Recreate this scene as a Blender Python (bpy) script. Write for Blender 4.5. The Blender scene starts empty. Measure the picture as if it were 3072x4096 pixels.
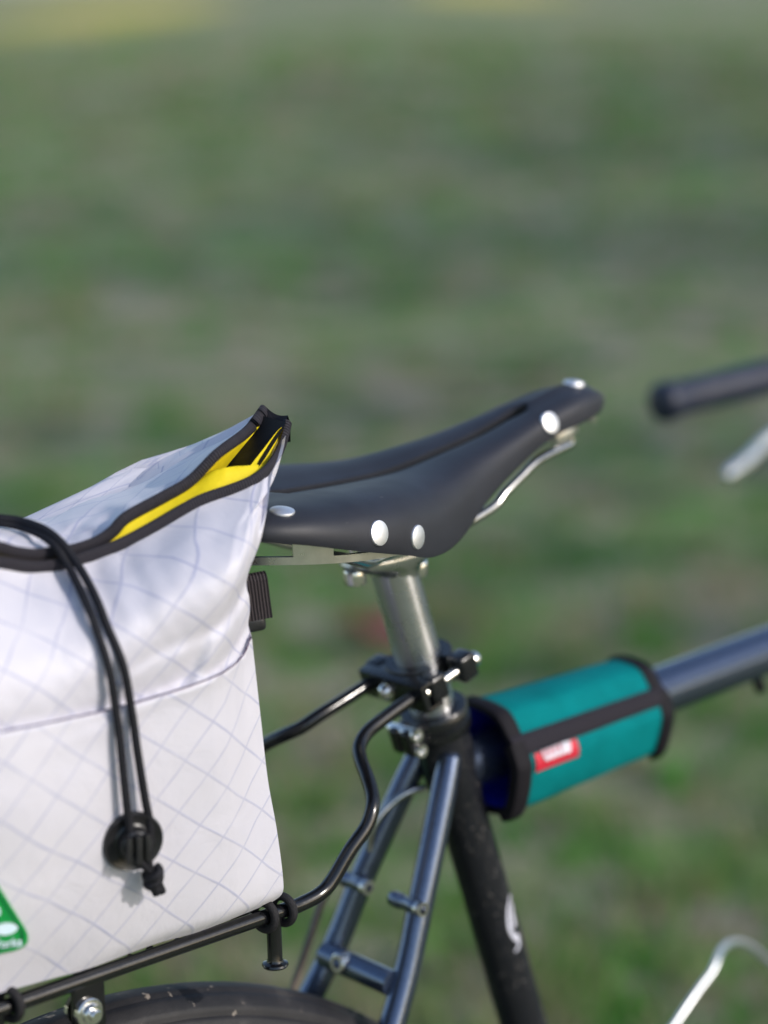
import bpy, bmesh, math, random
import numpy as np
from mathutils import Vector, Matrix, noise as mnoise

random.seed(7)
rng = np.random.default_rng(7)
scn = bpy.context.scene
col = scn.collection

# ------------------------------------------------------------------ camera
FPX = 85 / 36 * 4096                       # focal length in photo pixels
PSI, PIT, ROL = (math.radians(a) for a in (41.0, 12.8, 1.5))
cf = np.array([math.sin(PSI) * math.cos(PIT), math.cos(PSI) * math.cos(PIT), -math.sin(PIT)])
_r0 = np.array([math.cos(PSI), -math.sin(PSI), 0.0])
_u0 = np.cross(_r0, cf)
cr = _r0 * math.cos(ROL) - _u0 * math.sin(ROL)
cu = _u0 * math.cos(ROL) + _r0 * math.sin(ROL)
CAM = np.array([0, 0, .79]) - 1.43 * (cf + (1810 - 1536) / FPX * cr + (2048 - 2860) / FPX * cu)

cam_d = bpy.data.cameras.new('camera')
cam = bpy.data.objects.new('camera', cam_d)
col.objects.link(cam)
cam.matrix_world = Matrix(((cr[0], cu[0], -cf[0], CAM[0]), (cr[1], cu[1], -cf[1], CAM[1]),
                           (cr[2], cu[2], -cf[2], CAM[2]), (0, 0, 0, 1)))
cam_d.sensor_fit = 'VERTICAL'
cam_d.sensor_height = 36
cam_d.sensor_width = 27
cam_d.lens = 85
cam_d.clip_start = .05
cam_d.clip_end = 2000
cam_d.dof.use_dof = True
cam_d.dof.focus_distance = 1.265
cam_d.dof.aperture_fstop = 2.9
scn.camera = cam

# ------------------------------------------------------------------ light
SUN_AZ = np.array([.38, -1.0]); SUN_AZ /= np.linalg.norm(SUN_AZ)
SUN_EL = math.radians(28)
SUN = np.array([SUN_AZ[0] * math.cos(SUN_EL), SUN_AZ[1] * math.cos(SUN_EL), math.sin(SUN_EL)])
w = bpy.data.worlds.new('World')
scn.world = w
w.use_nodes = True
nt = w.node_tree
nt.nodes.clear()
sky = nt.nodes.new('ShaderNodeTexSky')
sky.sky_type = 'NISHITA'
sky.sun_disc = False
sky.sun_elevation = SUN_EL
sky.sun_rotation = math.atan2(SUN[0], SUN[1])
sky.air_density = 1.0
sky.dust_density = 1.0
bg = nt.nodes.new('ShaderNodeBackground')
bg.inputs['Strength'].default_value = .15
wo = nt.nodes.new('ShaderNodeOutputWorld')
nt.links.new(sky.outputs[0], bg.inputs[0])
nt.links.new(bg.outputs[0], wo.inputs[0])
sun_d = bpy.data.lights.new('sun', 'SUN')
sun_d.energy = 2.0
sun_d.angle = math.radians(.53)
sun_d.color = (1.0, .94, .87)
sun_o = bpy.data.objects.new('sun', sun_d)
col.objects.link(sun_o)
sun_o.location = (SUN * 30).tolist()
sun_o.rotation_euler = Vector((-SUN).tolist()).to_track_quat('-Z', 'Y').to_euler()
scn.view_settings.view_transform = 'Standard'
scn.view_settings.look = 'None'
scn.view_settings.exposure = 0.5
scn.view_settings.gamma = 1
scn.view_settings.use_curve_mapping = False
scn.render.engine = 'CYCLES'


# ------------------------------------------------------------------ pixel helpers
def ray(px, py):
    return cf + (px - 1536) / FPX * cr + (2048 - py) / FPX * cu


def U(px, py, y=None, x=None, z=None):
    q = ray(px, py)
    if y is not None: t = (y - CAM[1]) / q[1]
    elif x is not None: t = (x - CAM[0]) / q[0]
    else: t = (z - CAM[2]) / q[2]
    return CAM + t * q


def pix(P):
    P = np.asarray(P, float) - CAM
    d = P @ cf
    return np.stack([1536 + FPX * (P @ cr) / d, 2048 - FPX * (P @ cu) / d], -1)


# ------------------------------------------------------------------ mesh helpers
class MB:
    def __init__(s): s.v, s.f, s.uv = [], [], []; s.n = 0

    def add(s, V, F, uv=None):
        V = np.asarray(V, float).reshape(-1, 3)
        s.v.append(V)
        s.f += [tuple(i + s.n for i in f) for f in F]
        s.uv.append(np.zeros((len(V), 2)) if uv is None else np.asarray(uv, float).reshape(-1, 2))
        s.n += len(V)
        return s

    def build(s, name, mat, parent=None, smooth=True, base=None, sharp=None, kind=None):
        return link(name, np.concatenate(s.v), s.f, mat, parent, smooth, np.concatenate(s.uv), sharp, kind)


BASE = {}


def link(name, V, F, mat, parent=None, smooth=True, uv=None, sharp=None, kind=None):
    me = bpy.data.meshes.new(name)
    b = np.zeros(3)
    p = parent
    while p is not None:
        b = BASE.get(p.name, b) if p.parent is None else b
        p = p.parent
    V = np.asarray(V, float) - b
    me.from_pydata(V.tolist(), [], [tuple(int(i) for i in f) for f in F])
    if uv is not None:
        l = me.uv_layers.new(name='UVMap')
        idx = np.empty(len(me.loops), int)
        me.loops.foreach_get('vertex_index', idx)
        l.data.foreach_set('uv', np.asarray(uv, float)[idx].ravel())
    me.validate()
    if smooth:
        me.shade_smooth()
        me.set_sharp_from_angle(angle=math.radians(sharp if sharp else 40))
    if isinstance(mat, (list, tuple)):
        for m in mat: me.materials.append(m)
    else:
        me.materials.append(mat)
    o = bpy.data.objects.new(name, me)
    col.objects.link(o)
    if parent is not None: o.parent = parent
    if kind: o['kind'] = kind
    return o


def thing(name, label, cat, base=(0, 0, 0), group=None):
    o = bpy.data.objects.new(name, None)
    o.empty_display_size = .1
    col.objects.link(o)
    o.location = base
    BASE[o.name] = np.array(base, float)
    o['label'] = label
    o['category'] = cat
    if group: o['group'] = group
    return o


def grid(P, closed_u=False, closed_v=False, flip=False):
    P = np.asarray(P, float)
    n, m = P.shape[:2]
    F = []
    for i in range(n if closed_u else n - 1):
        for j in range(m if closed_v else m - 1):
            a, b, c, d = i * m + j, ((i + 1) % n) * m + j, ((i + 1) % n) * m + (j + 1) % m, i * m + (j + 1) % m
            F.append((a, d, c, b) if flip else (a, b, c, d))
    return P.reshape(-1, 3), F


def resample(pts, n):
    pts = np.asarray(pts, float)
    d = np.r_[0, np.cumsum(np.linalg.norm(np.diff(pts, axis=0), axis=1))]
    t = np.linspace(0, d[-1], n)
    return np.stack([np.interp(t, d, pts[:, k]) for k in range(pts.shape[1])], -1)


def smooth_path(pts, n=60):
    """Catmull-Rom through pts, resampled to n even points."""
    p = np.asarray(pts, float)
    q = np.vstack([2 * p[0] - p[1], p, 2 * p[-1] - p[-2]])
    out = []
    for i in range(len(p) - 1):
        a, b, c, d = q[i], q[i + 1], q[i + 2], q[i + 3]
        for t in np.linspace(0, 1, 14, endpoint=False):
            out.append(.5 * (2 * b + (c - a) * t + (2 * a - 5 * b + 4 * c - d) * t ** 2 + (3 * b - a - 3 * c + d) * t ** 3))
    out.append(p[-1])
    return resample(out, n)


def unit(v):
    v = np.asarray(v, float)
    return v / np.linalg.norm(v)


def frames(pts, up=None):
    pts = np.asarray(pts, float)
    T = np.gradient(pts, axis=0)
    T /= np.linalg.norm(T, axis=1)[:, None]
    a = np.array(up if up is not None else (0, 0, 1.0))
    if abs(a @ T[0]) > .95: a = np.array([0, 1.0, 0])
    N = [unit(a - (a @ T[0]) * T[0])]
    for i in range(1, len(pts)):
        v = N[-1] - (N[-1] @ T[i]) * T[i]
        N.append(unit(v))
    N = np.array(N)
    return T, N, np.cross(T, N)


def tube(mb, pts, r, seg=16, caps=True, ry=None, up=None, closed=False):
    """Tube along pts; r along frame N, ry along frame B."""
    pts = np.asarray(pts, float)
    T, N, B = frames(pts, up)
    r = np.broadcast_to(np.asarray(r, float), (len(pts),))
    ry = r if ry is None else np.broadcast_to(np.asarray(ry, float), (len(pts),))
    a = np.linspace(0, 2 * np.pi, seg, endpoint=False)
    P = pts[:, None] + (np.cos(a)[None, :, None] * N[:, None] * r[:, None, None] + np.sin(a)[None, :, None] * B[:, None] * ry[:, None, None])
    V, F = grid(P, closed_u=closed, closed_v=True, flip=True)
    L = np.r_[0, np.cumsum(np.linalg.norm(np.diff(pts, axis=0), axis=1))]
    uv = np.stack(np.broadcast_arrays(L[:, None], a[None] / (2 * np.pi)), -1).reshape(-1, 2)
    if caps and not closed:
        n, m = len(pts), seg
        F.append(tuple(range(m)))
        F.append(tuple((n - 1) * m + k for k in range(m - 1, -1, -1)))
    mb.add(V, F, uv)
    return mb


def cyl(mb, p0, p1, r, seg=20, bev=0.0, r1=None):
    p0, p1 = np.asarray(p0, float), np.asarray(p1, float)
    d = unit(p1 - p0)
    L = np.linalg.norm(p1 - p0)
    r1 = r if r1 is None else r1
    b = min(bev, L / 2.01)
    prof = [(r - bev, 0), (r - bev * .3, b * .3), (r, b), (r1, L - b), (r1 - bev * .3, L - b * .3), (r1 - bev, L)] if bev else [(r, 0), (r1, L)]
    return lathe(mb, prof, p0, d, seg)


def lathe(mb, prof, o, d, seg=24, closed=False, caps=True):
    """prof: (radius, height along d)."""
    o, d = np.asarray(o, float), unit(d)
    a = np.array([0, 0, 1.0]) if abs(d[2]) < .9 else np.array([1.0, 0, 0])
    N = unit(np.cross(d, a)); B = np.cross(d, N)
    an = np.linspace(0, 2 * np.pi, seg, endpoint=False)
    R = np.array([p[0] for p in prof]); H = np.array([p[1] for p in prof])
    P = o + d * H[:, None, None] + R[:, None, None] * (np.cos(an)[None, :, None] * N + np.sin(an)[None, :, None] * B)
    V, F = grid(P, closed_u=closed, closed_v=True, flip=True)
    L = np.r_[0, np.cumsum(np.hypot(np.diff(R), np.diff(H)))]
    uv = np.stack(np.broadcast_arrays(L[:, None], an[None] / (2 * np.pi)), -1).reshape(-1, 2)
    if caps and not closed:
        n, m = len(prof), seg
        if R[0] > 1e-6: F.append(tuple(range(m)))
        if R[-1] > 1e-6: F.append(tuple((n - 1) * m + k for k in range(m - 1, -1, -1)))
    mb.add(V, F, uv)
    return mb


def rbox(mb, c, half, axes=None, bev=.001, seg=2):
    """bevelled box: centre, half sizes, axes rows."""
    bm = bmesh.new()
    bmesh.ops.create_cube(bm, size=2)
    A = np.eye(3) if axes is None else np.asarray(axes, float)
    for v in bm.verts: v.co = Vector((v.co.x * half[0], v.co.y * half[1], v.co.z * half[2]))
    if bev: bmesh.ops.bevel(bm, geom=bm.edges[:], offset=bev, segments=seg, profile=.6, affect='EDGES')
    V = np.array([v.co[:] for v in bm.verts]) @ A + np.asarray(c, float)
    bm.verts.index_update()
    F = [tuple(v.index for v in f.verts) for f in bm.faces]
    bm.free()
    mb.add(V, F)
    return mb


def text_mesh(body, size, extrude=.0003, bold=0.0):
    c = bpy.data.curves.new('lettering', 'FONT')
    c.body = body
    c.size = size
    c.extrude = extrude
    c.offset = bold
    c.resolution_u = 3
    o = bpy.data.objects.new('lettering_tmp', c)
    col.objects.link(o)
    bpy.context.view_layer.update()
    me = bpy.data.meshes.new_from_object(o.evaluated_get(bpy.context.evaluated_depsgraph_get()))
    V = np.array([v.co[:] for v in me.vertices]).reshape(-1, 3)
    F = [tuple(p.vertices) for p in me.polygons]
    bpy.data.objects.remove(o)
    bpy.data.meshes.remove(me)
    bpy.data.curves.remove(c)
    return V, F


# ------------------------------------------------------------------ materials
def principled(name, base, rough=.5, metal=0., coat=0., coat_rough=.1, spec=.5, sheen=0.):
    m = bpy.data.materials.new(name)
    m.use_nodes = True
    b = m.node_tree.nodes['Principled BSDF']
    b.inputs['Base Color'].default_value = (*base, 1)
    b.inputs['Roughness'].default_value = rough
    b.inputs['Metallic'].default_value = metal
    b.inputs['Coat Weight'].default_value = coat
    b.inputs['Coat Roughness'].default_value = coat_rough
    b.inputs['Specular IOR Level'].default_value = spec
    b.inputs['Sheen Weight'].default_value = sheen
    return m, m.node_tree, b


def N(nt, t, **kw):
    n = nt.nodes.new(t)
    for k, v in kw.items():
        if k in n.inputs: n.inputs[k].default_value = v
        else: setattr(n, k, v)
    return n


def ramp(nt, src, stops):
    r = nt.nodes.new('ShaderNodeValToRGB')
    e = r.color_ramp.elements
    while len(e) < len(stops): e.new(.5)
    for k, (p, c) in enumerate(stops):
        e[k].position = p
        e[k].color = (*c, 1) if len(c) == 3 else c
    nt.links.new(src, r.inputs[0])
    return r.outputs[0]


def mixc(nt, fac, a, b):
    n = nt.nodes.new('ShaderNodeMix')
    n.data_type = 'RGBA'
    for inp, v in ((n.inputs[0], fac), (n.inputs[6], a), (n.inputs[7], b)):
        if hasattr(v, 'type') or isinstance(v, bpy.types.NodeSocket): nt.links.new(v, inp)
        elif isinstance(v, (int, float)): inp.default_value = v
        else: inp.default_value = (*v, 1)
    return n.outputs[2]


def math_n(nt, op, a, b=None, c=None):
    n = nt.nodes.new('ShaderNodeMath')
    n.operation = op
    for k, v in enumerate((a, b, c)):
        if v is None: continue
        if isinstance(v, bpy.types.NodeSocket): nt.links.new(v, n.inputs[k])
        else: n.inputs[k].default_value = v
    return n.outputs[0]


def noise_n(nt, scale, detail=4, rough=.5, vec=None, dist=0):
    n = N(nt, 'ShaderNodeTexNoise', Scale=scale, Detail=detail, Roughness=rough, Distortion=dist)
    if vec is None:
        t = nt.nodes.new('ShaderNodeTexCoord')
        vec = t.outputs['Object']
    nt.links.new(vec, n.inputs['Vector'])
    return n.outputs['Fac']


def bump(nt, b, h, strength=.3, dist=.001, prev=None):
    n = N(nt, 'ShaderNodeBump', Strength=strength, Distance=dist)
    nt.links.new(h, n.inputs['Height'])
    if prev is not None: nt.links.new(prev, n.inputs['Normal'])
    nt.links.new(n.outputs[0], b.inputs['Normal'])
    return n.outputs[0]


def simple(name, base, rough, metal=0., coat=0., var=.25, vscale=60, rvar=.12, spec=.5, sheen=0., bumps=None, speck=None, coat_rough=.1):
    """material with tonal variation, uneven gloss, optional fine relief and dust specks"""
    m, nt, b = principled(name, base, rough, metal, coat, coat_rough, spec, sheen)
    nz = noise_n(nt, vscale, 5, .6)
    lo = tuple(c * (1 - var) for c in base); hi = tuple(min(1, c * (1 + var)) for c in base)
    c = ramp(nt, nz, [(.3, lo), (.7, hi)])
    if speck:
        d = noise_n(nt, speck[0], 2, .5)
        f = ramp(nt, d, [(speck[1], (0, 0, 0)), (speck[1] + .04, (1, 1, 1))])
        big = noise_n(nt, 25, 2)
        f2 = math_n(nt, 'MULTIPLY', f, ramp(nt, big, [(.4, (0, 0, 0)), (.62, (1, 1, 1))]))
        c = mixc(nt, f2, c, speck[2])
    nt.links.new(c, b.inputs['Base Color'])
    rr = nt.nodes.new('ShaderNodeMapRange')
    rr.inputs['To Min'].default_value = max(0, rough - rvar); rr.inputs['To Max'].default_value = min(1, rough + rvar)
    nt.links.new(noise_n(nt, vscale * 1.7, 4), rr.inputs['Value'])
    nt.links.new(rr.outputs[0], b.inputs['Roughness'])
    if bumps:
        bump(nt, b, noise_n(nt, bumps[0], 3), bumps[1], bumps[2])
    return m


def uv_socket(nt): return nt.nodes.new('ShaderNodeTexCoord').outputs['UV']


def fabric_bag():
    m, nt, b = principled('white_ripstop', (.8, .8, .82), .5, sheen=.15)
    uv = uv_socket(nt)
    wn = nt.nodes.new('ShaderNodeTexNoise')
    wn.inputs['Scale'].default_value = 14
    wn.inputs['Detail'].default_value = 2
    nt.links.new(uv, wn.inputs['Vector'])
    va = nt.nodes.new('ShaderNodeVectorMath'); va.operation = 'MULTIPLY_ADD'
    nt.links.new(wn.outputs['Color'], va.inputs[0])
    va.inputs[1].default_value = (.008, .008, 0)
    nt.links.new(uv, va.inputs[2])
    sep = nt.nodes.new('ShaderNodeSeparateXYZ')
    nt.links.new(va.outputs[0], sep.inputs[0])
    x, y = sep.outputs[0], sep.outputs[1]
    f1 = math_n(nt, 'DIVIDE', math_n(nt, 'MULTIPLY_ADD', x, -.985, y), .0250)
    f2 = math_n(nt, 'DIVIDE', math_n(nt, 'MULTIPLY_ADD', x, .76, y), .0285)
    lines = []
    for f in (f1, f2):
        fr = math_n(nt, 'FRACT', f)
        d = math_n(nt, 'ABSOLUTE', math_n(nt, 'SUBTRACT', fr, .5))
        lines.append(ramp(nt, d, [(.462, (0, 0, 0)), (.487, (1, 1, 1))]))
    ln = math_n(nt, 'MAXIMUM', lines[0], lines[1])
    fade = ramp(nt, noise_n(nt, 45, 3, .5, uv), [(.3, (.35, .35, .35)), (.7, (1, 1, 1))])
    ln2 = math_n(nt, 'MULTIPLY', math_n(nt, 'MULTIPLY', ln, fade), .52)
    dirt = ramp(nt, noise_n(nt, 9, 4, .6, uv), [(.3, (.595, .58, .655)), (.7, (.65, .63, .69))])
    c = mixc(nt, ln2, dirt, (.20, .23, .45))
    nt.links.new(c, b.inputs['Base Color'])
    # fine wrinkles, the raised ripstop threads, the weave
    h1 = noise_n(nt, 30, 5, .62, uv, .6)
    n1 = bump(nt, b, h1, .30, .004)
    n2 = bump(nt, b, ln, .25, .0004, n1)
    wv = N(nt, 'ShaderNodeTexWave', Scale=450, Distortion=1.5)
    nt.links.new(uv, wv.inputs['Vector'])
    bump(nt, b, wv.outputs['Fac'], .10, .0003, n2)
    # light passes through the thin cloth a little
    tr = nt.nodes.new('ShaderNodeBsdfTranslucent')
    nt.links.new(c, tr.inputs[0])
    ms = nt.nodes.new('ShaderNodeMixShader')
    ms.inputs[0].default_value = .12
    out = nt.nodes['Material Output']
    nt.links.new(b.outputs[0], ms.inputs[1]); nt.links.new(tr.outputs[0], ms.inputs[2]); nt.links.new(ms.outputs[0], out.inputs[0])
    return m


def ribbed(name, base, per=.0015, along='X', rough=.75, strength=.6, hi=None):
    """woven webbing / grosgrain: ribs along UV direction"""
    m, nt, b = principled(name, base, rough, spec=.25)
    uv = uv_socket(nt)
    wv = N(nt, 'ShaderNodeTexWave', Scale=.314 / per, Distortion=.6)
    wv.bands_direction = along
    wv.inputs['Detail'].default_value = 1
    nt.links.new(uv, wv.inputs['Vector'])
    c = mixc(nt, wv.outputs['Fac'], tuple(v * .55 for v in base), hi or tuple(v * 1.7 for v in base))
    nt.links.new(c, b.inputs['Base Color'])
    bump(nt, b, wv.outputs['Fac'], strength, .0005)
    return m


def cloth(name, base, rough=.7, scale=900, st=.15, var=.12, spec=.2):
    m, nt, b = principled(name, base, rough, spec=spec)
    nz = noise_n(nt, 35, 4, .6)
    c = ramp(nt, nz, [(.3, tuple(v * (1 - var) for v in base)), (.7, tuple(v * (1 + var) for v in base))])
    nt.links.new(c, b.inputs['Base Color'])
    n1 = bump(nt, b, noise_n(nt, 70, 4, .6), .35, .002)
    ck = N(nt, 'ShaderNodeTexChecker', Scale=scale)
    nt.links.new(nt.nodes.new('ShaderNodeTexCoord').outputs['Object'], ck.inputs['Vector'])
    bump(nt, b, ck.outputs['Fac'], st, .0003, n1)
    return m


M = {}
M['bag'] = fabric_bag()
M['lining'] = cloth('yellow_lining', (.72, .56, .012), .6)
M['binding'] = ribbed('black_grosgrain', (.020, .018, .024), .0015, 'X', .7, .8)
M['webbing'] = ribbed('black_webbing', (.012, .009, .012), .0022, 'Y', .7, 1.0, (.050, .040, .044))
M['dark_cloth'] = cloth('black_lining', (.008, .008, .009), .7)
M['cord'] = simple('black_cord', (.011, .011, .015), .7, var=.5, vscale=1500, bumps=(1800, .6, .0006), spec=.25)
M['braid'] = simple('black_braid', (.014, .013, .016), .6, var=.8, vscale=1300, bumps=(1500, .9, .0008), spec=.3)
M['plastic'] = simple('black_plastic', (.016, .016, .018), .38, var=.3, vscale=200, bumps=(500, .08, .0004))
M['thread'] = simple('purple_thread', (.05, .022, .06), .7)
M['green'] = simple('green_rubber_patch', (.002, .26, .05), .45, var=.08, vscale=40)
M['green_dark'] = simple('dark_green_rubber', (.001, .12, .035), .5, var=.1, vscale=40)
M['pale'] = simple('pale_print', (.62, .76, .86), .5, var=.05, vscale=60)
M['rubber'] = simple('saddle_rubber', (.019, .020, .028), .54, var=.22, vscale=22, rvar=.10, bumps=(900, .12, .0004), speck=(260, .73, (.12, .115, .115)), spec=.42)
M['rubber_under'] = simple('saddle_underside', (.015, .015, .016), .8)
M['rivet'] = simple('satin_rivet_metal', (.80, .80, .84), .50, metal=1, var=.04, vscale=200, rvar=.05)
M['steel'] = simple('polished_steel', (.50, .50, .50), .16, metal=1, var=.1, vscale=90, rvar=.08)
M['alu'] = simple('brushed_aluminium', (.62, .61, .60), .30, metal=1, var=.14, vscale=70, rvar=.1, bumps=(300, .10, .0005))
M['post'] = simple('polished_aluminium', (.55, .56, .59), .28, metal=1, var=.08, vscale=40, rvar=.07, bumps=(220, .05, .0004), speck=(400, .78, (.3, .3, .3)))
M['frame'] = simple('dark_metallic_paint', (.080, .105, .165), .24, metal=.85, coat=.7, var=.25, vscale=600, rvar=.1, bumps=(1500, .15, .0003), speck=(420, .70, (.30, .28, .26)), coat_rough=.12)
M['post'].node_tree.nodes['Principled BSDF'].inputs['Anisotropic'].default_value = .88
_t = M['post'].node_tree.nodes.new('ShaderNodeTangent'); _t.direction_type = 'UV_MAP'; _t.uv_map = 'UVMap'
M['post'].node_tree.links.new(_t.outputs[0], M['post'].node_tree.nodes['Principled BSDF'].inputs['Tangent'])
M['tube_paint'] = simple('dark_matt_paint', (.008, .009, .013), .42, metal=0, coat=0.0, spec=.35, var=.3, vscale=500, rvar=.1, bumps=(1500, .15, .0003), speck=(430, .635, (.17, .155, .15)), coat_rough=.3)
M['rack'] = simple('gloss_black_powder', (.006, .006, .0075), .17, coat=.2, var=.2, vscale=200, rvar=.08, bumps=(1200, .07, .0004), coat_rough=.1)
M['black_alloy'] = simple('black_anodised', (.009, .010, .013), .26, metal=.3, coat=.3, var=.2, vscale=300, rvar=.1, coat_rough=.2)
M['bolt'] = simple('bright_bolt_steel', (.75, .74, .72), .2, metal=1, var=.08, vscale=300, rvar=.08)
M['teal'] = cloth('teal_canvas', (.0004, .165, .175), .85, 1200, .25, spec=.08)
M['wrap_binding'] = ribbed('wrap_binding', (.012, .010, .016), .02, 'X', .75, .4)
M['blue_lining'] = cloth('blue_lining', (.008, .014, .36), .6)
M['red_tag'] = simple('red_tag', (.52, .012, .035), .55, var=.1, vscale=80)
M['white_print'] = simple('white_print', (.82, .78, .84), .6, var=.05)
M['grip'] = simple('dark_grip', (.010, .015, .036), .5, var=.25, vscale=80, bumps=(400, .2, .001))
M['silver'] = simple('silver_alloy', (.86, .88, .92), .42, metal=1, var=.06, vscale=60)
M['decal'] = simple('pale_decal', (.62, .62, .72), .4, var=.15, vscale=200)
M['housing'] = simple('cable_housing', (.17, .14, .12), .6, var=.3, vscale=400)
M['hole'] = simple('dark_hole', (.01, .03, .02), .6)


def tyre_mat():
    m, nt, b = principled('black_tyre', (.022, .021, .024), .62, spec=.4)
    uv = uv_socket(nt)
    sep = nt.nodes.new('ShaderNodeSeparateXYZ'); nt.links.new(uv, sep.inputs[0])
    d = math_n(nt, 'ABSOLUTE', math_n(nt, 'SUBTRACT', sep.outputs[1], 0.0))
    chev = math_n(nt, 'FRACT', math_n(nt, 'DIVIDE', math_n(nt, 'MULTIPLY_ADD', d, 1.5, sep.outputs[0]), .0026))
    hgt = ramp(nt, chev, [(.35, (0, 0, 0)), (.5, (1, 1, 1))])
    dust = ramp(nt, noise_n(nt, 24, 6, .7), [(.45, (.009, .009, .012)), (.60, (.018, .017, .020)), (.76, (.07, .064, .06))])
    spots = ramp(nt, noise_n(nt, 95, 3, .5), [(.67, (0, 0, 0)), (.72, (1, 1, 1))])
    c = mixc(nt, spots, dust, (.22, .19, .165))
    nt.links.new(c, b.inputs['Base Color'])
    n1 = bump(nt, b, hgt, .22, .0006)
    bump(nt, b, noise_n(nt, 400, 3), .25, .0006, n1)
    return m


M['tyre'] = tyre_mat()


camg = CAM[:2]
fw = unit(cf[:2]); rt = np.array([fw[1], -fw[0]])


def ground_mat():
    m, nt, b = principled('lawn_soil', (.09, .12, .06), .95, spec=.1)
    t = nt.nodes.new('ShaderNodeTexCoord').outputs['Object']
    big = noise_n(nt, .45, 3, .5, t, .3)
    mid = noise_n(nt, 6.0, 3, .55, t, .6)
    fine = noise_n(nt, 38, 4, .7, t)
    c1 = ramp(nt, big, [(.36, (.14, .245, .08)), (.48, (.225, .245, .13)), (.56, (.30, .26, .195)), (.66, (.18, .25, .095))])
    c2 = ramp(nt, mid, [(.38, (.055, .23, .030)), (.47, (.20, .24, .11)), (.55, (.33, .275, .22)), (.64, (.45, .38, .32))])
    c = mixc(nt, .55, c1, c2)
    # two sunlit patches far out on the lawn, sunlight painted in as yellow
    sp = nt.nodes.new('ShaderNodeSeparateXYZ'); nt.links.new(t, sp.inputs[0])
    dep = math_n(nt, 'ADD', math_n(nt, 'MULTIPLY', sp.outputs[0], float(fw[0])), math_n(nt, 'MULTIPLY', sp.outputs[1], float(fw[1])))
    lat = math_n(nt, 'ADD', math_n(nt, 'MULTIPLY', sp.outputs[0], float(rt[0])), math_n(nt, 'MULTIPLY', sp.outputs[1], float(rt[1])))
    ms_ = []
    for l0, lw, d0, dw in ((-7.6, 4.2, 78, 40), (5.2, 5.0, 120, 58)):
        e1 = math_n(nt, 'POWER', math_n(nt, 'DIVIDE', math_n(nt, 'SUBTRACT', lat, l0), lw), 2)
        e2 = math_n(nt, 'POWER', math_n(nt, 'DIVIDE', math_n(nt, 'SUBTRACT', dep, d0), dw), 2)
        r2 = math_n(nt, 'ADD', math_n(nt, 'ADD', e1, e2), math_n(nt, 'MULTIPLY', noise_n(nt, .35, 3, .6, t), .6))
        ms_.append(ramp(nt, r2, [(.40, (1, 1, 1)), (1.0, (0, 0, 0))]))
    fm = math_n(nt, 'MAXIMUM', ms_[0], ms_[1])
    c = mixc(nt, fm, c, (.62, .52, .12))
    k = ramp(nt, fine, [(.3, (.62, .62, .62)), (.7, (1.25, 1.25, 1.25))])
    mu = nt.nodes.new('ShaderNodeMix'); mu.data_type = 'RGBA'; mu.blend_type = 'MULTIPLY'
    mu.inputs[0].default_value = 1
    nt.links.new(c, mu.inputs[6]); nt.links.new(k, mu.inputs[7])
    nt.links.new(mu.outputs[2], b.inputs['Base Color'])
    bump(nt, b, fine, .6, .02)
    return m


def leaf_mat(name, cols, rough=.6, trans=.3):
    m, nt, b = principled(name, cols[0], rough, spec=.3)
    oi = nt.nodes.new('ShaderNodeAttribute'); oi.attribute_name = 'tint'
    c = ramp(nt, oi.outputs['Fac'], [(i / (len(cols) - 1), k) for i, k in enumerate(cols)])
    nt.links.new(c, b.inputs['Base Color'])
    tr = nt.nodes.new('ShaderNodeBsdfTranslucent'); nt.links.new(c, tr.inputs[0])
    ms = nt.nodes.new('ShaderNodeMixShader'); ms.inputs[0].default_value = trans
    out = nt.nodes['Material Output']
    nt.links.new(b.outputs[0], ms.inputs[1]); nt.links.new(tr.outputs[0], ms.inputs[2]); nt.links.new(ms.outputs[0], out.inputs[0])
    return m


# ================================================================== SETTING
def field_height(x, y):
    return 0.0


V, F = grid(np.stack(np.meshgrid(np.linspace(-260, 260, 105), np.linspace(-260, 260, 105), indexing='ij') + [np.zeros((105, 105))], -1))
d = np.hypot(V[:, 0], V[:, 1])
V[:, 2] = np.clip((d - 12) / 60, 0, 1) * .04 * (np.sin(V[:, 0] * .09) * np.cos(V[:, 1] * .07 + 1))
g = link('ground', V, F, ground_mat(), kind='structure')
g['label'] = 'patchy green and brown lawn under the bicycle'

# grass blades over the part of the lawn near the bicycle


def scatter(n, dmin, dmax, spread, pow_=.5):
    d = (dmin ** 2 + rng.random(n) * (dmax ** 2 - dmin ** 2)) ** pow_
    a = (rng.random(n) * 2 - 1) * spread
    return camg + fw * d[:, None] + rt * (a * d)[:, None]


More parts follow.
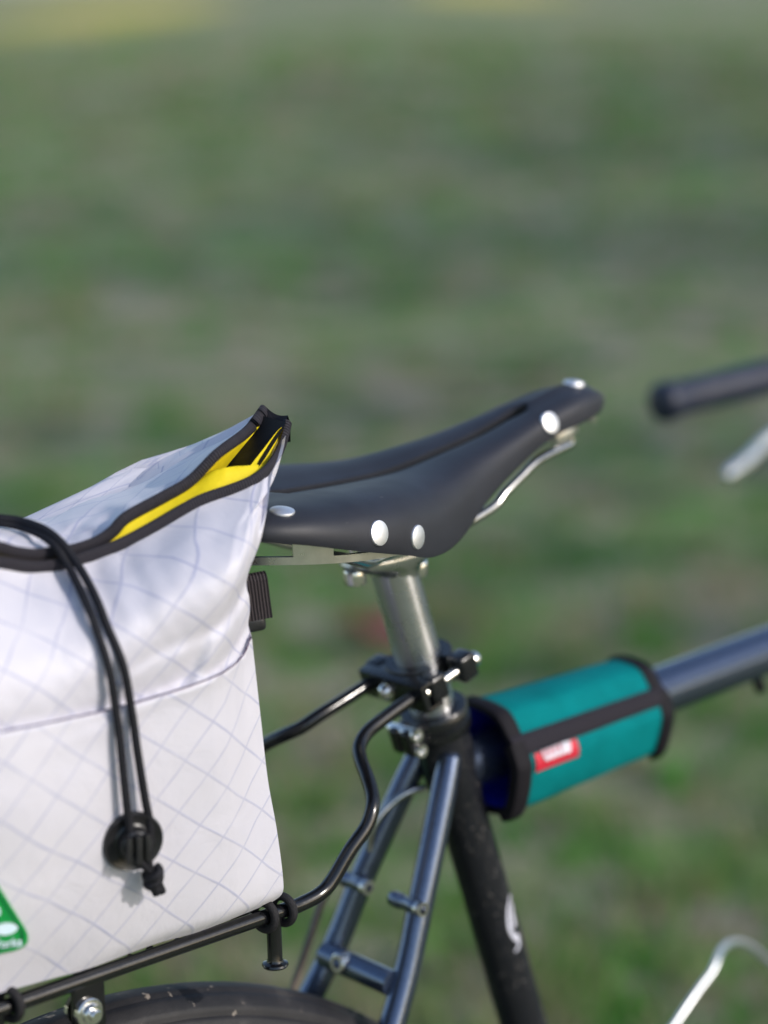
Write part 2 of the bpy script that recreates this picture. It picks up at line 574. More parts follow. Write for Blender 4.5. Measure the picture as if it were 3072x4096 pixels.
def blades():
    nt_, nb_ = 11000, 16
    dd_ = 1.3 * (48 / 1.3) ** rng.random(nt_)
    p = camg + fw * dd_[:, None] + rt * ((rng.random(nt_) * 2 - 1) * .75 * dd_)[:, None]
    big = .5 + .5 * np.array([mnoise.noise(Vector((q[0] * .9, q[1] * .9, 3.1))) for q in p])
    hue = np.clip(.25 + .9 * (rng.random(nt_) - .35) + .5 * (big - .5), 0, 1)
    th = (.02 + .075 * rng.random(nt_) ** 2)
    tw = (.03 + .05 * rng.random(nt_)) * np.clip(dd_ / 6, 1, 5)
    th *= np.clip(dd_ / 12, 1, 2)
    p = np.repeat(p, nb_, 0) + rng.normal(size=(nt_ * nb_, 2)) * np.repeat(tw, nb_)[:, None] * .6
    n = len(p)
    h = np.repeat(th, nb_) * (.6 + .6 * rng.random(n))
    a = rng.random(n) * 2 * np.pi
    wv = np.stack([np.cos(a), np.sin(a)], -1) * ((.0025 + .004 * rng.random(n)) * np.repeat(np.clip(dd_ / 6, 1, 5), nb_))[:, None]
    ln = rng.normal(size=(n, 2)) * (h * .5)[:, None]
    tint = np.clip(np.repeat(hue, nb_) + rng.normal(size=n) * .08, 0, 1)
    V = np.zeros((n, 3, 3))
    V[:, 0, :2] = p - wv; V[:, 1, :2] = p + wv; V[:, 2, :2] = p + ln; V[:, 2, 2] = h
    V[:, :2, 2] = -.003
    me = bpy.data.meshes.new('grass')
    me.from_pydata(V.reshape(-1, 3).tolist(), [], np.arange(3 * n).reshape(-1, 3).tolist())
    at = me.attributes.new('tint', 'FLOAT', 'POINT')
    at.data.foreach_set('value', np.repeat(tint, 3))
    me.materials.append(leaf_mat('grass_blade', [(.06, .27, .025), (.13, .27, .055), (.23, .255, .11), (.33, .27, .185), (.38, .31, .26)], .6, .42))
    o = bpy.data.objects.new('grass', me)
    col.objects.link(o)
    o['kind'] = 'stuff'
    o['label'] = 'short thin grass growing on the lawn'
    o['category'] = 'grass'


blades()


def litter():
    n = 2600
    p = scatter(n, 1.5, 22, .45)
    s = .012 + .022 * rng.random(n)
    V, F, t = [], [], []
    for i in range(n):
        a = rng.random() * 6.28
        u = np.array([math.cos(a), math.sin(a), rng.normal() * .25]) * s[i]
        v = np.array([-math.sin(a), math.cos(a), rng.normal() * .25]) * s[i] * .55
        c = np.array([p[i][0], p[i][1], .012 + .02 * rng.random()])
        k = len(V)
        V += [c - u, c - .2 * u + v, c + u, c - .2 * u - v + np.array([0, 0, .004])]
        F.append((k, k + 3, k + 2, k + 1)); t += [rng.random()] * 4
    me = bpy.data.meshes.new('leaf_litter')
    me.from_pydata(np.array(V).tolist(), [], F)
    at = me.attributes.new('tint', 'FLOAT', 'POINT'); at.data.foreach_set('value', np.array(t, float))
    me.materials.append(leaf_mat('dry_leaf', [(.17, .11, .08), (.23, .17, .13), (.28, .23, .20), (.19, .13, .12)]))
    o = bpy.data.objects.new('leaf_litter', me)
    col.objects.link(o)
    o['kind'] = 'stuff'; o['label'] = 'dry brown fallen leaves strewn over the lawn'; o['category'] = 'leaves'


litter()

# ================================================================== BICYCLE
bike = thing('bicycle', 'dark metallic bicycle with black slotted saddle and silver seatpost standing on the lawn', 'bicycle')
SA = math.radians(72.5)
ST = np.array([-math.cos(SA), 0, math.sin(SA)])          # seat tube direction, upwards
COL0 = np.array([-.0135, 0, .792])
BB = COL0 - ST * ((COL0[2] - .275) / ST[2])
AXR = np.array([-.28, 0, .345]); AXF = np.array([.765, 0, .345]); WR = .345
HT1 = np.array([.546, 0, .812]); HT0 = np.array([.590, 0, .684])
HD = unit(HT1 - HT0)
TT0 = np.array([-.002, 0, .7565]); TT1 = np.array([.550, 0, .7815])

frame = link('frame', *[x for x in (lambda m: (np.concatenate(m.v), m.f))(tube(MB(), np.linspace(BB, COL0 - ST * .004, 40), .0146, 28))], M['tube_paint'], bike)
frame.name = 'frame'
# the frame itself carries its seat tube; the other tubes are its sub-parts
mb = tube(MB(), resample([TT0 + unit(TT1 - TT0) * .004, TT1], 30), .0159, 28)
mb.build('top_tube', M['frame'], frame)
tube(MB(), resample([BB, HT0 + HD * .02], 30), .0175, 28).build('down_tube', M['frame'], frame)
mb = MB(); lathe(mb, [(.017, -.004), (.0195, 0), (.0195, .006), (.018, .01), (.018, .12), (.0195, .125), (.0195, .135), (.017, .138)], HT0, HD, 28)
mb.build('head_tube', M['frame'], frame)
mb = MB(); cyl(mb, BB + [0, -.036, 0], BB + [0, .036, 0], .0205, 28, .001); mb.build('bottom_bracket_shell', M['frame'], frame)
for s in (-1, 1):
    top = np.array([-.0140, s * .0125, .770]); mid = np.array([-.084, s * .035, .6315]); drop = AXR + [.012, s * .064, .02]
    p = smooth_path([top, .5 * (top + mid) + [0, s * .0015, 0], mid, .45 * mid + .55 * drop + [0, s * .008, 0], drop], 50)
    rr = np.interp(np.linspace(0, 1, 50), [0, .03, .5, 1], [.0070, .0079, .0079, .0062])
    mb = tube(MB(), p, rr, 20)
    # domed cap at the top of the stay
    lathe(mb, [(0, .0042), (.0035, .0036), (.0060, .0018), (.0071, 0)], p[0], -unit(p[1] - p[0]), 20, caps=False)
    mb.build('seatstay', M['frame'], frame)
    q = smooth_path([BB + [-.012, s * .022, 0], BB + [-.1, s * .036, .012], AXR + [.10, s * .06, -.012], AXR + [.006, s * .064, -.004]], 40)
    tube(MB(), q, np.interp(np.linspace(0, 1, 40), [0, .4, 1], [.0105, .010, .007]), 18).build('chainstay', M['frame'], frame)
    mb = MB(); rbox(mb, AXR + [.004, s * .066, .002], (.020, .003, .026), None, .002); mb.build('dropout', M['frame'], frame)
    # threaded cross boss on the stay
    c = U(1638, 3606, y=-.0235) + [-.003, 0, 0]; c[1] = s * abs(c[1])
    mb = MB(); Yd = np.array([0, -1.0, 0])
    lathe(mb, [(.0032, -.0125), (.0044, -.0112), (.0048, -.0085), (.0048, -.004), (.0043, -.0035), (.0043, .0035), (.0046, .004), (.0046, .0105)], c, Yd, 20)
    boss = mb.build('stay_boss', M['frame'], frame)
    mb = MB(); lathe(mb, [(.0046, .0105), (.0046, .0145), (.0042, .0152), (.0027, .0152), (.0024, .010), (0, .010)], c, Yd, 20, caps=False)
    mb.build('boss_thread', M['bolt'], frame)
br0, br1 = np.array([-.078, .030, .653]), np.array([-.078, -.030, .653])
mb = MB(); cyl(mb, br0, br1, .0078, 22); mb.build('stay_bridge', M['frame'], frame)
bc = np.array([-.0835, .0085, .656]); bd = unit((-1, -.05, .16))
mb = MB(); lathe(mb, [(.0058, -.006), (.0058, .004), (.0050, .0048), (.0034, .0048), (.0032, 0), (0, 0)], bc, bd, 22, caps=False)
mb.build('bridge_boss', M['bolt'], frame)
# seat cluster: thick sleeve at the top of the seat tube, slot and reinforcement
mb = MB(); L = COL0 - ST * .046
lathe(mb, [(.0147, -.012), (.0160, -.004), (.0168, .004), (.0168, .030), (.0163, .0445), (.0150, .0450), (.0137, .0445)], L, ST, 32, caps=False)
mb.build('seat_lug', M['tube_paint'], frame)
mb = MB(); rbox(mb, COL0 - ST * .022 + [-.0165, 0, -.005], (.0008, .0014, .012), np.array([[math.sin(SA), 0, math.cos(SA)], [0, 1, 0], -ST]), .0003, 1)
mb.build('lug_slot', M['hole'], frame)


# pale script decal on the seat tube
def on_seat_tube(px, py, r=.0150):
    q = unit(ray(px, py)); o = CAM - COL0
    q2 = q - (q @ ST) * ST; o2 = o - (o @ ST) * ST
    A, Bq, Cq = q2 @ q2, 2 * q2 @ o2, o2 @ o2 - r * r
    D = Bq * Bq - 4 * A * Cq
    t = (-Bq - math.sqrt(max(D, 0))) / (2 * A)
    P = CAM + q * t
    ax = COL0 + ((P - COL0) @ ST) * ST
    return ax + unit(P - ax) * r


for stroke in ([(2040, 3578), (2040, 3600), (2034, 3640), (2036, 3690), (2044, 3725), (2060, 3752), (2076, 3768), (2076, 3785), (2062, 3808)],
               [(2048, 3610), (2052, 3660), (2060, 3702), (2050, 3700)],
               [(2064, 3735), (2072, 3748), (2078, 3762)]):
    p = smooth_path([on_seat_tube(a, b_) for a, b_ in stroke], 30)
    ax = COL0 + ((p - COL0) @ ST)[:, None] * ST
    n = (p - ax) / np.linalg.norm(p - ax, axis=1)[:, None]
    T = np.gradient(p, axis=0); T /= np.linalg.norm(T, axis=1)[:, None]
    s = np.cross(n, T)
    wd = .0010 * np.sin(np.linspace(.35, np.pi - .35, 30))[:, None] + .0004
    rows = np.stack([p - s * wd - n * .0002, p + n * .0002, p + s * wd - n * .0002], 1)
    V, F = grid(rows)
    link('decal_stroke', V, F, M['decal'], frame)

# seatpost with head, clamp and bolt
mb = MB(); tube(mb, resample([COL0 - ST * .12, COL0 + ST * .102], 24), .0138, 36)
post = mb.build('seatpost', M['post'], bike)
PH = COL0 + ST * .102                      # top of the post
mb = MB()
XH = unit(np.array([1.0, 0, .03]))
ZH = np.cross(XH, [0, 1.0, 0]); ZH = ZH if ZH[2] > 0 else -ZH
rows = []
for h, lx, ly, off in ((-.010, .0136, .0136, .003), (-.004, .0140, .0138, .0015), (.000, .0205, .0150, -.001), (.0035, .0275, .0160, -.004), (.0065, .0295, .0165, -.005), (.0085, .0290, .0160, -.005), (.0088, .0265, .0140, -.005)):
    a = np.linspace(0, 2 * np.pi, 36, endpoint=False)
    e = 2.6 if h > 0 else 2
    cx = np.sign(np.cos(a)) * np.abs(np.cos(a)) ** (2 / e) * lx + off; cy = np.sign(np.sin(a)) * np.abs(np.sin(a)) ** (2 / e) * ly
    rows.append(PH + cx[:, None] * XH + cy[:, None] * np.array([0, 1.0, 0]) + h * ZH)
V, F = grid(np.array(rows), closed_v=True, flip=True)
F.append(tuple((len(rows) - 1) * 36 + k for k in range(36))[::-1])
mb.add(V, F)
mb.build('post_head', M['post'], post)
mb = MB(); rbox(mb, PH + ZH * .0145 + XH * -.003, (.017, .024, .004), np.array([XH, [0, 1, 0], ZH]), .002)
mb.build('rail_clamp', M['alu'], post)
bt = PH - XH * .0285 + ZH * .0048
mb = MB(); lathe(mb, [(.0030, .016), (.0030, -.001), (.0062, -.001), (.0066, -.002), (.0066, -.0085), (.0060, -.0095), (.0035, -.0095), (.0033, -.006), (0, -.006)], bt, ZH, 24, caps=False)
mb.build('clamp_bolt', M['bolt'], post)
mb = MB(); lathe(mb, [(.0030, .016), (.0030, -.001), (.0062, -.001), (.0066, -.002), (.0066, -.0085), (.0060, -.0095), (0, -.0095)], PH + XH * .0185 - ZH * .0005, ZH, 24, caps=False)
mb.build('clamp_bolt', M['bolt'], post)

# seat collar with its pinch bolts
mb = MB(); o = COL0 - ST * .009
lathe(mb, [(.0168, -.0005), (.0195, 0), (.0202, .0012), (.0202, .0068), (.0192, .0075), (.0192, .0085), (.0202, .0092), (.0202, .0148), (.0194, .0158), (.0150, .0160), (.0138, .0150)], o, ST, 40, caps=False)
XS = np.array([math.sin(SA), 0, math.cos(SA)])            # forward, square to the seat tube
rows3 = np.array([XS, [0, 1.0, 0], ST])
for s in (-1, 1):
    rbox(mb, o + ST * .0078 - XS * .0235 + np.array([0, s * .0052, 0]), (.0065, .0042, .0080), rows3, .0022, 3)
collar = mb.build('seat_collar', M['black_alloy'], bike)
for h in (.0025, .0130):
    mb = MB(); c = o + ST * h - XS * .0245
    lathe(mb, [(0, -.0125), (.0030, -.0125), (.0034, -.011), (.0034, .0080), (.0040, .0086), (.0042, .0092), (.0042, .0112), (.0038, .0118), (.0022, .0118), (.0020, .0095), (0, .0095)], c, (0, -1, 0), 22, caps=False)
    mb.build('pinch_bolt', M['bolt'], collar)

# ------------------------------------------------------------------ saddle
stn = np.array([  # x, half width, z centre, z shoulder, z skirt bottom
    (-.2060, .030, .9480, .9500, .9440), (-.2020, .050, .9490, .9515, .9430), (-.1930, .0700, .9495, .9540, .9410),
    (-.1700, .0795, .9490, .9545, .9365), (-.1400, .0805, .9480, .9525, .9285), (-.1000, .0755, .9465, .9500, .9180),
    (-.0700, .0655, .9460, .9475, .9100), (-.0400, .0530, .9470, .9465, .9115), (-.0050, .0385, .9525, .9505, .9255),
    (.0220, .0312, .9575, .9550, .9365), (.0500, .0258, .9650, .9610, .9470), (.0700, .0237, .9705, .9660, .9525),
    (.0900, .0218, .9750, .9695, .9555), (.1060, .0178, .9755, .9698, .9575), (.1180, .0112, .9712, .9675, .9592), (.1280, .0030, .9648, .9640, .9618)])
xs = np.r_[np.linspace(-.206, -.19, 9)[:-1], np.linspace(-.19, .105, 74), np.linspace(.105, .128, 12)[1:]]


def crv(k):
    p = np.stack([stn[:, 0], stn[:, k]], -1)
    q = smooth_path(p, 400)
    return np.interp(xs, q[:, 0], q[:, 1])


sw, szc, szs, szb = crv(1), crv(2), crv(3), crv(4)


def slot_half(x):
    a = np.interp(x, [-.1345, -.133, -.1315, -.125, -.122, -.08, 0, .045, .050, .055, .060, .0635, .0645], [0, .006, .0080, .0085, .0052, .0048, .0046, .0046, .0056, .0060, .0055, .003, 0])
    return a


nsec = 26
H = []
for i, x in enumerate(xs):
    y0 = slot_half(x)
    wd, zc, zs, zb = sw[i], szc[i], szs[i], szb[i]
    q = float(np.interp(x, [-.06, .03], [0, 1]))           # the nose is boxier than the back
    sag = .0022 if y0 > 0 else 0
    cp = np.array([(y0, zc - sag), (y0 + (wd - y0) * .30, zc + (zs - zc) * .35 + .0006 * (1 - q)), (y0 + (wd - y0) * (.60 + .08 * q), zc + (zs - zc) * .85 + .0010 * q),
                   (y0 + (wd - y0) * (.82 + .07 * q), zs - (zs - zb) * (.10 - .03 * q)), (y0 + (wd - y0) * (.955 + .03 * q), zs - (zs - zb) * .34), (wd, zs - (zs - zb) * .70), (wd * .985, zb)])
    H.append(smooth_path(cp, nsec))
H = np.array(H)
SAD = np.concatenate([np.repeat(xs[:, None, None], nsec, 1), -H[:, :, :1], H[:, :, 1:]], -1)   # right half
V1, F1 = grid(SAD, flip=True)
SL = SAD.copy(); SL[:, :, 1] *= -1
V2, F2 = grid(SL)
mb = MB(); mb.add(V1, F1); mb.add(V2, F2)
saddle = mb.build('saddle', M['rubber'], bike, sharp=70)
bm = bmesh.new(); bm.from_mesh(saddle.data)
bmesh.ops.remove_doubles(bm, verts=bm.verts[:], dist=.00003)
bmesh.ops.recalc_face_normals(bm, faces=bm.faces[:])
up = sum(f.normal.z for f in bm.faces)
if up < 0: bmesh.ops.reverse_faces(bm, faces=bm.faces[:])
bm.to_mesh(saddle.data); bm.free()
sd = saddle.modifiers.new('thickness', 'SOLIDIFY'); sd.thickness = .0042; sd.offset = -1
bv = saddle.modifiers.new('edge', 'BEVEL'); bv.width = .0009; bv.segments = 2; bv.limit_method = 'ANGLE'; bv.angle_limit = math.radians(60)
# rivets
SN = np.cross(np.gradient(SAD, axis=0), np.gradient(SAD, axis=1))
SN /= np.linalg.norm(SN, axis=2)[:, :, None] + 1e-12
SN *= np.sign(-SN[:, :, 1:2] + SN[:, :, 2:3] * .5)
spx = pix(SAD)


def rivet(px, py, r, mirror=True, top=False):
    dd = np.hypot(spx[:, :, 0] - px, spx[:, :, 1] - py)
    dd[SN @ cf > 0] += 1e4
    i, j = np.unravel_index(np.argmin(dd), dd.shape)
    P, n = SAD[i, j], SN[i, j]
    if top: P = np.array([P[0], 0, P[2] + .0002]); n = unit((.12, 0, 1))
    for s in ((1, -1) if mirror else (1,)):
        k = np.array([1, s, 1])
        if s < 0: P, n = SAD[i, min(j + (8 if px < 1700 else 4), nsec - 3)], SN[i, min(j + (8 if px < 1700 else 4), nsec - 3)]
        mb = MB(); lathe(mb, [(r * .97, -.0022), (r, .0000), (r * .97, .0005), (r * .8, .0009), (r * .5, .0013), (r * .2, .0015), (0, .00155)], P * k, n * k, 32, caps=False)
        mb.build('rivet', M['rivet'], saddle)


rivet(1135, 2050, .0066); rivet(1510, 2137, .0068); rivet(1676, 2155, .0066); rivet(2203, 1687, .0065)
k = np.argmin(np.abs(xs - .1050))
mb = MB(); lathe(mb, [(.0062, -.003), (.0064, -.0006), (.0060, .0001), (.005, .0007), (.003, .0011), (0, .0013)], np.array([xs[k], 0, szc[k] + .0002]), unit((.18, 0, 1)), 32, caps=False)
mb.build('rivet', M['rivet'], saddle)

# saddle rails and nose fitting
for s in (-1, 1):
    p = [(.083, s * .0120, .9500), tuple(U(2284, 1772, y=-.0125) * [1, -s, 1]), tuple(U(2252, 1790, y=-.0135) * [1, -s, 1]), tuple(U(2152, 1842, y=-.0155) * [1, -s, 1]), tuple(U(2080, 1910, y=-.0172) * [1, -s, 1]), tuple(U(2017, 1974, y=-.0185) * [1, -s, 1]), tuple(U(1962, 2036, y=-.0195) * [1, -s, 1]), (-.03, s * .0215, .9055), (-.062, s * .0222, .9040),
         (-.080, s * .0262, .9030), (-.092, s * .0320, .9048), (-.118, s * .045, .9150), (-.145, s * .054, .9230)]
    tube(MB(), smooth_path(p, 70), .0029, 16).build('rail', M['steel'], saddle)
mb = MB(); rbox(mb, (.082, 0, .9475), (.0075, .0150, .0040), None, .0015); rbox(mb, (.094, 0, .955), (.003, .011, .008), None, .001)
mb.build('nose_fitting', M['alu'], saddle)
mb = MB(); tube(mb, resample([(.112, -.009, .9535), (.112, .009, .9535)], 4), .0026, 14); mb.build('tension_bolt', M['bolt'], saddle)

# cantle band: a curved aluminium strip under the back of the saddle, with tabs up to the skirt
def band_point(a, z, off=0.):
    """a in [-1,1] from the right front end round the back to the left front end"""
    th = a * 1.62
    x = -.085 - .112 * math.cos(th) * (1 if abs(th) < 1.57 else 1)
    y = -.0705 * math.sin(-th)
    n = unit((-math.cos(th) * .0705, math.sin(th) * .112, 0))
    return np.array([x, y, z]) + n * off


def band_z(a):
    t = abs(a)
    return .9208 - .0034 * sst_(.35, .85, t)


def sst_(a, b_, x):
    t = min(1, max(0, (x - a) / (b_ - a)))
    return t * t * (3 - 2 * t)


def strip(a0, a1, zlo, zhi, n=40, th=.0016):
    A = np.linspace(a0, a1, n)
    rows = []
    for a in A:
        lo, hi = zlo(a), zhi(a)
        rows.append([band_point(a, lo, 0), band_point(a, hi, 0), band_point(a, hi, -th), band_point(a, lo, -th)])
    V, F = grid(np.array(rows), closed_v=True)
    m = 4
    F += [(0, 1, 2, 3), tuple((n - 1) * m + q for q in (3, 2, 1, 0))]
    return V, F


def topz(a): return band_z(a) + .0042


mb = MB(); mb.add(*strip(-.93, .93, band_z, topz, 80, .0028)); band = mb.build('cantle_band', M['alu'], saddle, sharp=35)
for sgn in (-1, 1):
    mb = MB()
    ts = np.linspace(.52, .71, 12)
    V, F = strip(.525 * sgn, .66 * sgn, lambda a: band_z(a) + .0038 + .0022 * max(0, (abs(abs(a) - .5925) - .05) / .0175) ** 2 * 0, lambda a: band_z(a) + .016, 16, .0026)
    mb.add(V, F)
    mb.build('cantle_tab', M['alu'], saddle, sharp=35)
# stamped lettering at the visible end of the band
V, F = text_mesh('ICA', .0031, .0002, .00006)
wx = V[:, 0].max()
P = []
for v in V:
    aa = -.398 - (wx - v[0]) * -1 / .118 * -1 if False else -.398 + (wx - v[0]) / .128
    P.append(band_point(aa, band_z(aa) + .0010 + v[1], .0001 + v[2]))
stamp = simple('stamped_letter', (.16, .14, .13), .5, metal=.6)
link('stamped_lettering', np.array(P), F, stamp, saddle, smooth=False)

# ------------------------------------------------------------------ rear rack
rack = MB()
RZ = .736
RST = np.array([(-.047, -.019, .816), (-.070, -.020, .809), (-.085, -.0215, .804), (-.0945, -.0255, .7985), (-.100, -.033, .794), (-.1045, -.043, .788),
                (-.1085, -.0515, .7815), (-.113, -.057, .776), (-.120, -.0595, .767), (-.133, -.060, .7565), (-.146, -.060, .743), (-.155, -.060, .738), (-.169, -.060, RZ), (-.178, -.060, RZ)])
full = list(map(tuple, RST)) + [(-.25, -.060, RZ), (-.40, -.060, RZ), (-.55, -.060, RZ), (-.585, -.055, RZ), (-.605, -.035, RZ), (-.61, 0, RZ)]
pr_ = smooth_path(full, 260)
loop = np.vstack([pr_, (pr_[::-1] * [1, -1, 1])[1:]])
tube(rack, loop, .0041, 18)
rk = rack.build('rear_rack', M['rack'], bike)
for x in (-.20, -.30, -.40, -.50):
    tube(MB(), smooth_path([(x, -.058, RZ), (x, -.03, RZ - .0015), (x, .03, RZ - .0015), (x, .058, RZ)], 16), .0038, 14).build('cross_bar', M['rack'], rk)
tube(MB(), resample([(-.20, 0, RZ - .001), (-.60, 0, RZ - .001)], 10), .0036, 14).build('centre_bar', M['rack'], rk)
# pegs under the rails
for x in (-.1865, -.3585):
    for s in (-1, 1):
        mb = MB(); lathe(mb, [(.0045, .000), (.0042, -.004), (.0040, -.0075), (.0040, -.0245), (.0046, -.0258), (.0068, -.0266), (.0072, -.0276), (.0066, -.0286), (.0030, -.0292), (0, -.0293)], (x, s * .060, RZ - .001), (0, 0, 1), 20, caps=False)
        mb.build('rail_peg', M['rack'], rk)
# struts down to the axle with tabs and bolts
for s in (-1, 1):
    c = np.array([-.3085, s * .0665, .7205])
    mb = MB(); rbox(mb, (-.3065, s * .0615, .7225), (.0092, .0022, .0125), None, .0015); mb.build('strut_tab', M['rack'], rk)
    mb = MB(); lathe(mb, [(.0062, -.004), (.0076, -.0035), (.0076, -.0006), (.0070, 0), (.0056, .0002), (.0054, .0024), (.0048, .0032), (.0034, .0032), (.0032, .0052), (.0026, .0058), (0, .0058)], c, (0, s, 0), 26, caps=False)
    mb.build('strut_bolt', M['bolt'], rk, sharp=20)
    mb = MB(); lathe(mb, [(.0085, -.0110), (.0085, -.0085), (.004, -.0084), (0, -.0084)], c, (0, s, 0), 24, caps=False); mb.build('washer', M['bolt'], rk)
    tube(MB(), smooth_path([(-.3075, s * .058, .722), (-.306, s * .0585, .70), (-.296, s * .068, .55), (-.276, s * .076, .372)], 30), .0046, 14).build('strut', M['rack'], rk)
tube(MB(), resample([U(1345, 3480, y=.052), U(1290, 3600, y=.055), U(1170, 3960, y=.062), U(1100, 4170, y=.066)], 20), .0026, 10).build('cable_housing', M['housing'], bike)
tube(MB(), smooth_path([U(1700, 3150, y=.004), U(1630, 3170, y=.008), U(1565, 3215, y=.012), U(1515, 3270, y=.014), U(1488, 3330, y=.016), U(1478, 3400, y=.02)], 24), .0022, 12).build('brake_cable', M['steel'], bike)

# seatpost clamp that holds the rack stays
cz = COL0 + ST * .024
ax3 = np.array([XS, [0, 1.0, 0], ST])
clamp = MB()
pc = np.array([-.0455, -.001, .8155])
th_ = .0022
rbox(clamp, pc, (.0022, .0275, .0085), ax3, .0012)                                   # rear plate
rbox(clamp, pc + XS * .0055 + ST * .0075, (.0065, .0275, .0013), ax3, .0009)         # folded top flange
rbox(clamp, pc + XS * .0052 - ST * .0075 + np.array([0, -.0215, 0]), (.0060, .0062, .0013), ax3, .0009)
plate = clamp.build('post_clamp', M['black_alloy'], rk)
# two halves round the post, drawn together by a screw on each side
c0 = COL0 + ST * .0335
for sgn in (-1, 1):
    rows = []
    for t in np.linspace(-1.2, 1.2, 26):
        dr = math.cos(t) * XS * sgn + math.sin(t) * np.array([0, 1.0, 0])
        rows.append([c0 + dr * .0141 - ST * .0085, c0 + dr * .0200 - ST * .0085, c0 + dr * .0206 - ST * .0075, c0 + dr * .0206 + ST * .0075, c0 + dr * .0200 + ST * .0085, c0 + dr * .0141 + ST * .0085])
    mb = MB(); V, F = grid(np.array(rows), closed_v=True, flip=(sgn > 0))
    F += [tuple(range(6)), tuple(25 * 6 + q for q in range(6))[::-1]]
    mb.add(V, F)
    for s in (-1, 1):
        rbox(mb, c0 + XS * sgn * .0122 + np.array([0, s * .0225, 0]), (.0064, .0066, .0080), ax3, .0028, 3)
    mb.build('clamp_half', M['black_alloy'], rk)
for s in (-1, 1):
    mb = MB(); lathe(mb, [(0, -.0215), (.0034, -.0215), (.0036, -.0190), (.0029, -.0190), (.0029, .0186), (.0046, .0188), (.0048, .0215), (.0036, .0232), (0, .0234)], c0 + np.array([0, s * .0235, 0]), XS, 18, caps=False)
    mb.build('clamp_screw', M['bolt'], rk)
c0 = pc - XS * .0022 + np.array([0, .0045, 0])
mb = MB(); lathe(mb, [(.0060, 0), (.0062, .0008), (.0048, .0010), (.0046, .0030), (.0036, .0046), (.0018, .0054), (0, .0056)], c0, -XS, 26, caps=False)
mb.build('plate_bolt', M['bolt'], rk)
mb = MB(); cyl(mb, pc, COL0 + ST * .0300 - XS * .012, .006, 16, .001); mb.build('plate_spacer', M['black_alloy'], rk)

# ------------------------------------------------------------------ wheels
TW = .0235


def make_wheel(ax):
    ph = np.linspace(0, 2 * np.pi, 220, endpoint=False)
    prof = []
    for b in np.linspace(-2.35, 2.35, 61):
        r = TW
        if abs(b) < .98: r += .0007
        for g_ in (.36, -.36, .98, -.98):
            if abs(b - g_) < .05: r -= .0012
        prof.append((WR - TW + r * math.cos(b), r * math.sin(b), b))
    R = np.array([p[0] for p in prof]); Yp = np.array([p[1] for p in prof]); bb = np.array([p[2] for p in prof])
    P = np.stack([np.sin(ph)[:, None] * R, np.broadcast_to(Yp, (220, 61)), np.cos(ph)[:, None] * R], -1)
    V, F = grid(P, closed_u=True)
    uv = np.stack(np.broadcast_arrays(ph[:, None] * WR, bb[None] * TW), -1).reshape(-1, 2)
    wl = MB().add(V + ax, F, uv).build('wheel', M['tyre'], bike)
    mb = MB()
    Rr = WR - .042
    a = [(Rr + .006, -.0130), (Rr + .006, .0130), (Rr - .001, .0125), (Rr - .012, .008), (Rr - .016, 0), (Rr - .012, -.008), (Rr - .001, -.0125)]
    lathe(mb, a, ax, (0, 1, 0), 120, closed=True); mb.build('rim', M['black_alloy'], wl)
    mb = MB(); lathe(mb, [(.008, -.045), (.02, -.034), (.0225, -.030), (.0225, -.027), (.012, -.022), (.012, .022), (.0225, .027), (.0225, .030), (.02, .034), (.008, .045)], ax, (0, 1, 0), 28); mb.build('hub', M['silver'], wl)
    sp = None
    for k in range(28):
        s = 1 if k % 2 else -1
        a0 = 2 * np.pi * k / 28
        a1 = a0 + (.9 if (k // 2) % 2 else -.9)
        p0 = ax + [math.sin(a1) * .021, s * .0285, math.cos(a1) * .021]
        p1 = ax + [math.sin(a0) * (Rr - .014), s * .002, math.cos(a0) * (Rr - .014)]
        tube(MB(), np.array([p0, .5 * (p0 + p1), p1]), .001, 6).build('spoke', M['silver'], wl)
    return wl


make_wheel(AXR); make_wheel(AXF)

# ------------------------------------------------------------------ fork, bar, grips, levers
FC = HT0 - HD * .018
fk = MB(); tube(fk, resample([HT0 + HD * .15, FC], 10), .0143, 20); rbox(fk, FC, (.016, .040, .011), None, .006, 3)
fork = fk.build('fork', M['frame'], bike)
for s in (-1, 1):
    p = smooth_path([FC + [0, s * .036, .002], FC + [.045, s * .040, -.12], AXF + [-.035, s * .050, .10], AXF + [0, s * .053, .008]], 40)
    tube(MB(), p, np.interp(np.linspace(0, 1, 40), [0, .3, 1], [.012, .012, .0075]), 18).build('fork_leg', M['frame'], fork)
    cyl(MB(), AXF + [0, s * .046, 0], AXF + [0, s * .064, 0], .009, 18, .001).build('axle_nut', M['bolt'], fork)
    cyl(MB(), AXR + [0, s * .060, 0], AXR + [0, s * .078, 0], .009, 18, .001).build('axle_nut', M['bolt'], frame)
ge = U(2640, 1612, y=.275); gf = U(3072, 1507, y=.262)
gd = unit(gf - ge)
gfront = ge + gd * .135
barc = np.array([.625, 0, .925])
st = MB(); tube(st, smooth_path([HT1 + HD * .012, HT1 + HD * .075, barc + [-.045, 0, -.006], barc], 24), .0135, 20); cyl(st, barc + [0, -.022, 0], barc + [0, .022, 0], .0185, 22, .002)
stem = st.build('stem', M['silver'], bike)
half = [barc, barc + [.012, .06, .002], gfront + gd * .055 + [.02, -.055, .008], gfront + gd * .03 + [.004, -.012, .001], gfront, ge + gd * .01]
hp = smooth_path(half, 70)
bar = np.vstack([(hp[::-1] * [1, -1, 1])[:-1], hp])
handlebar = tube(MB(), bar, .0111, 18).build('handlebar', M['silver'], bike)
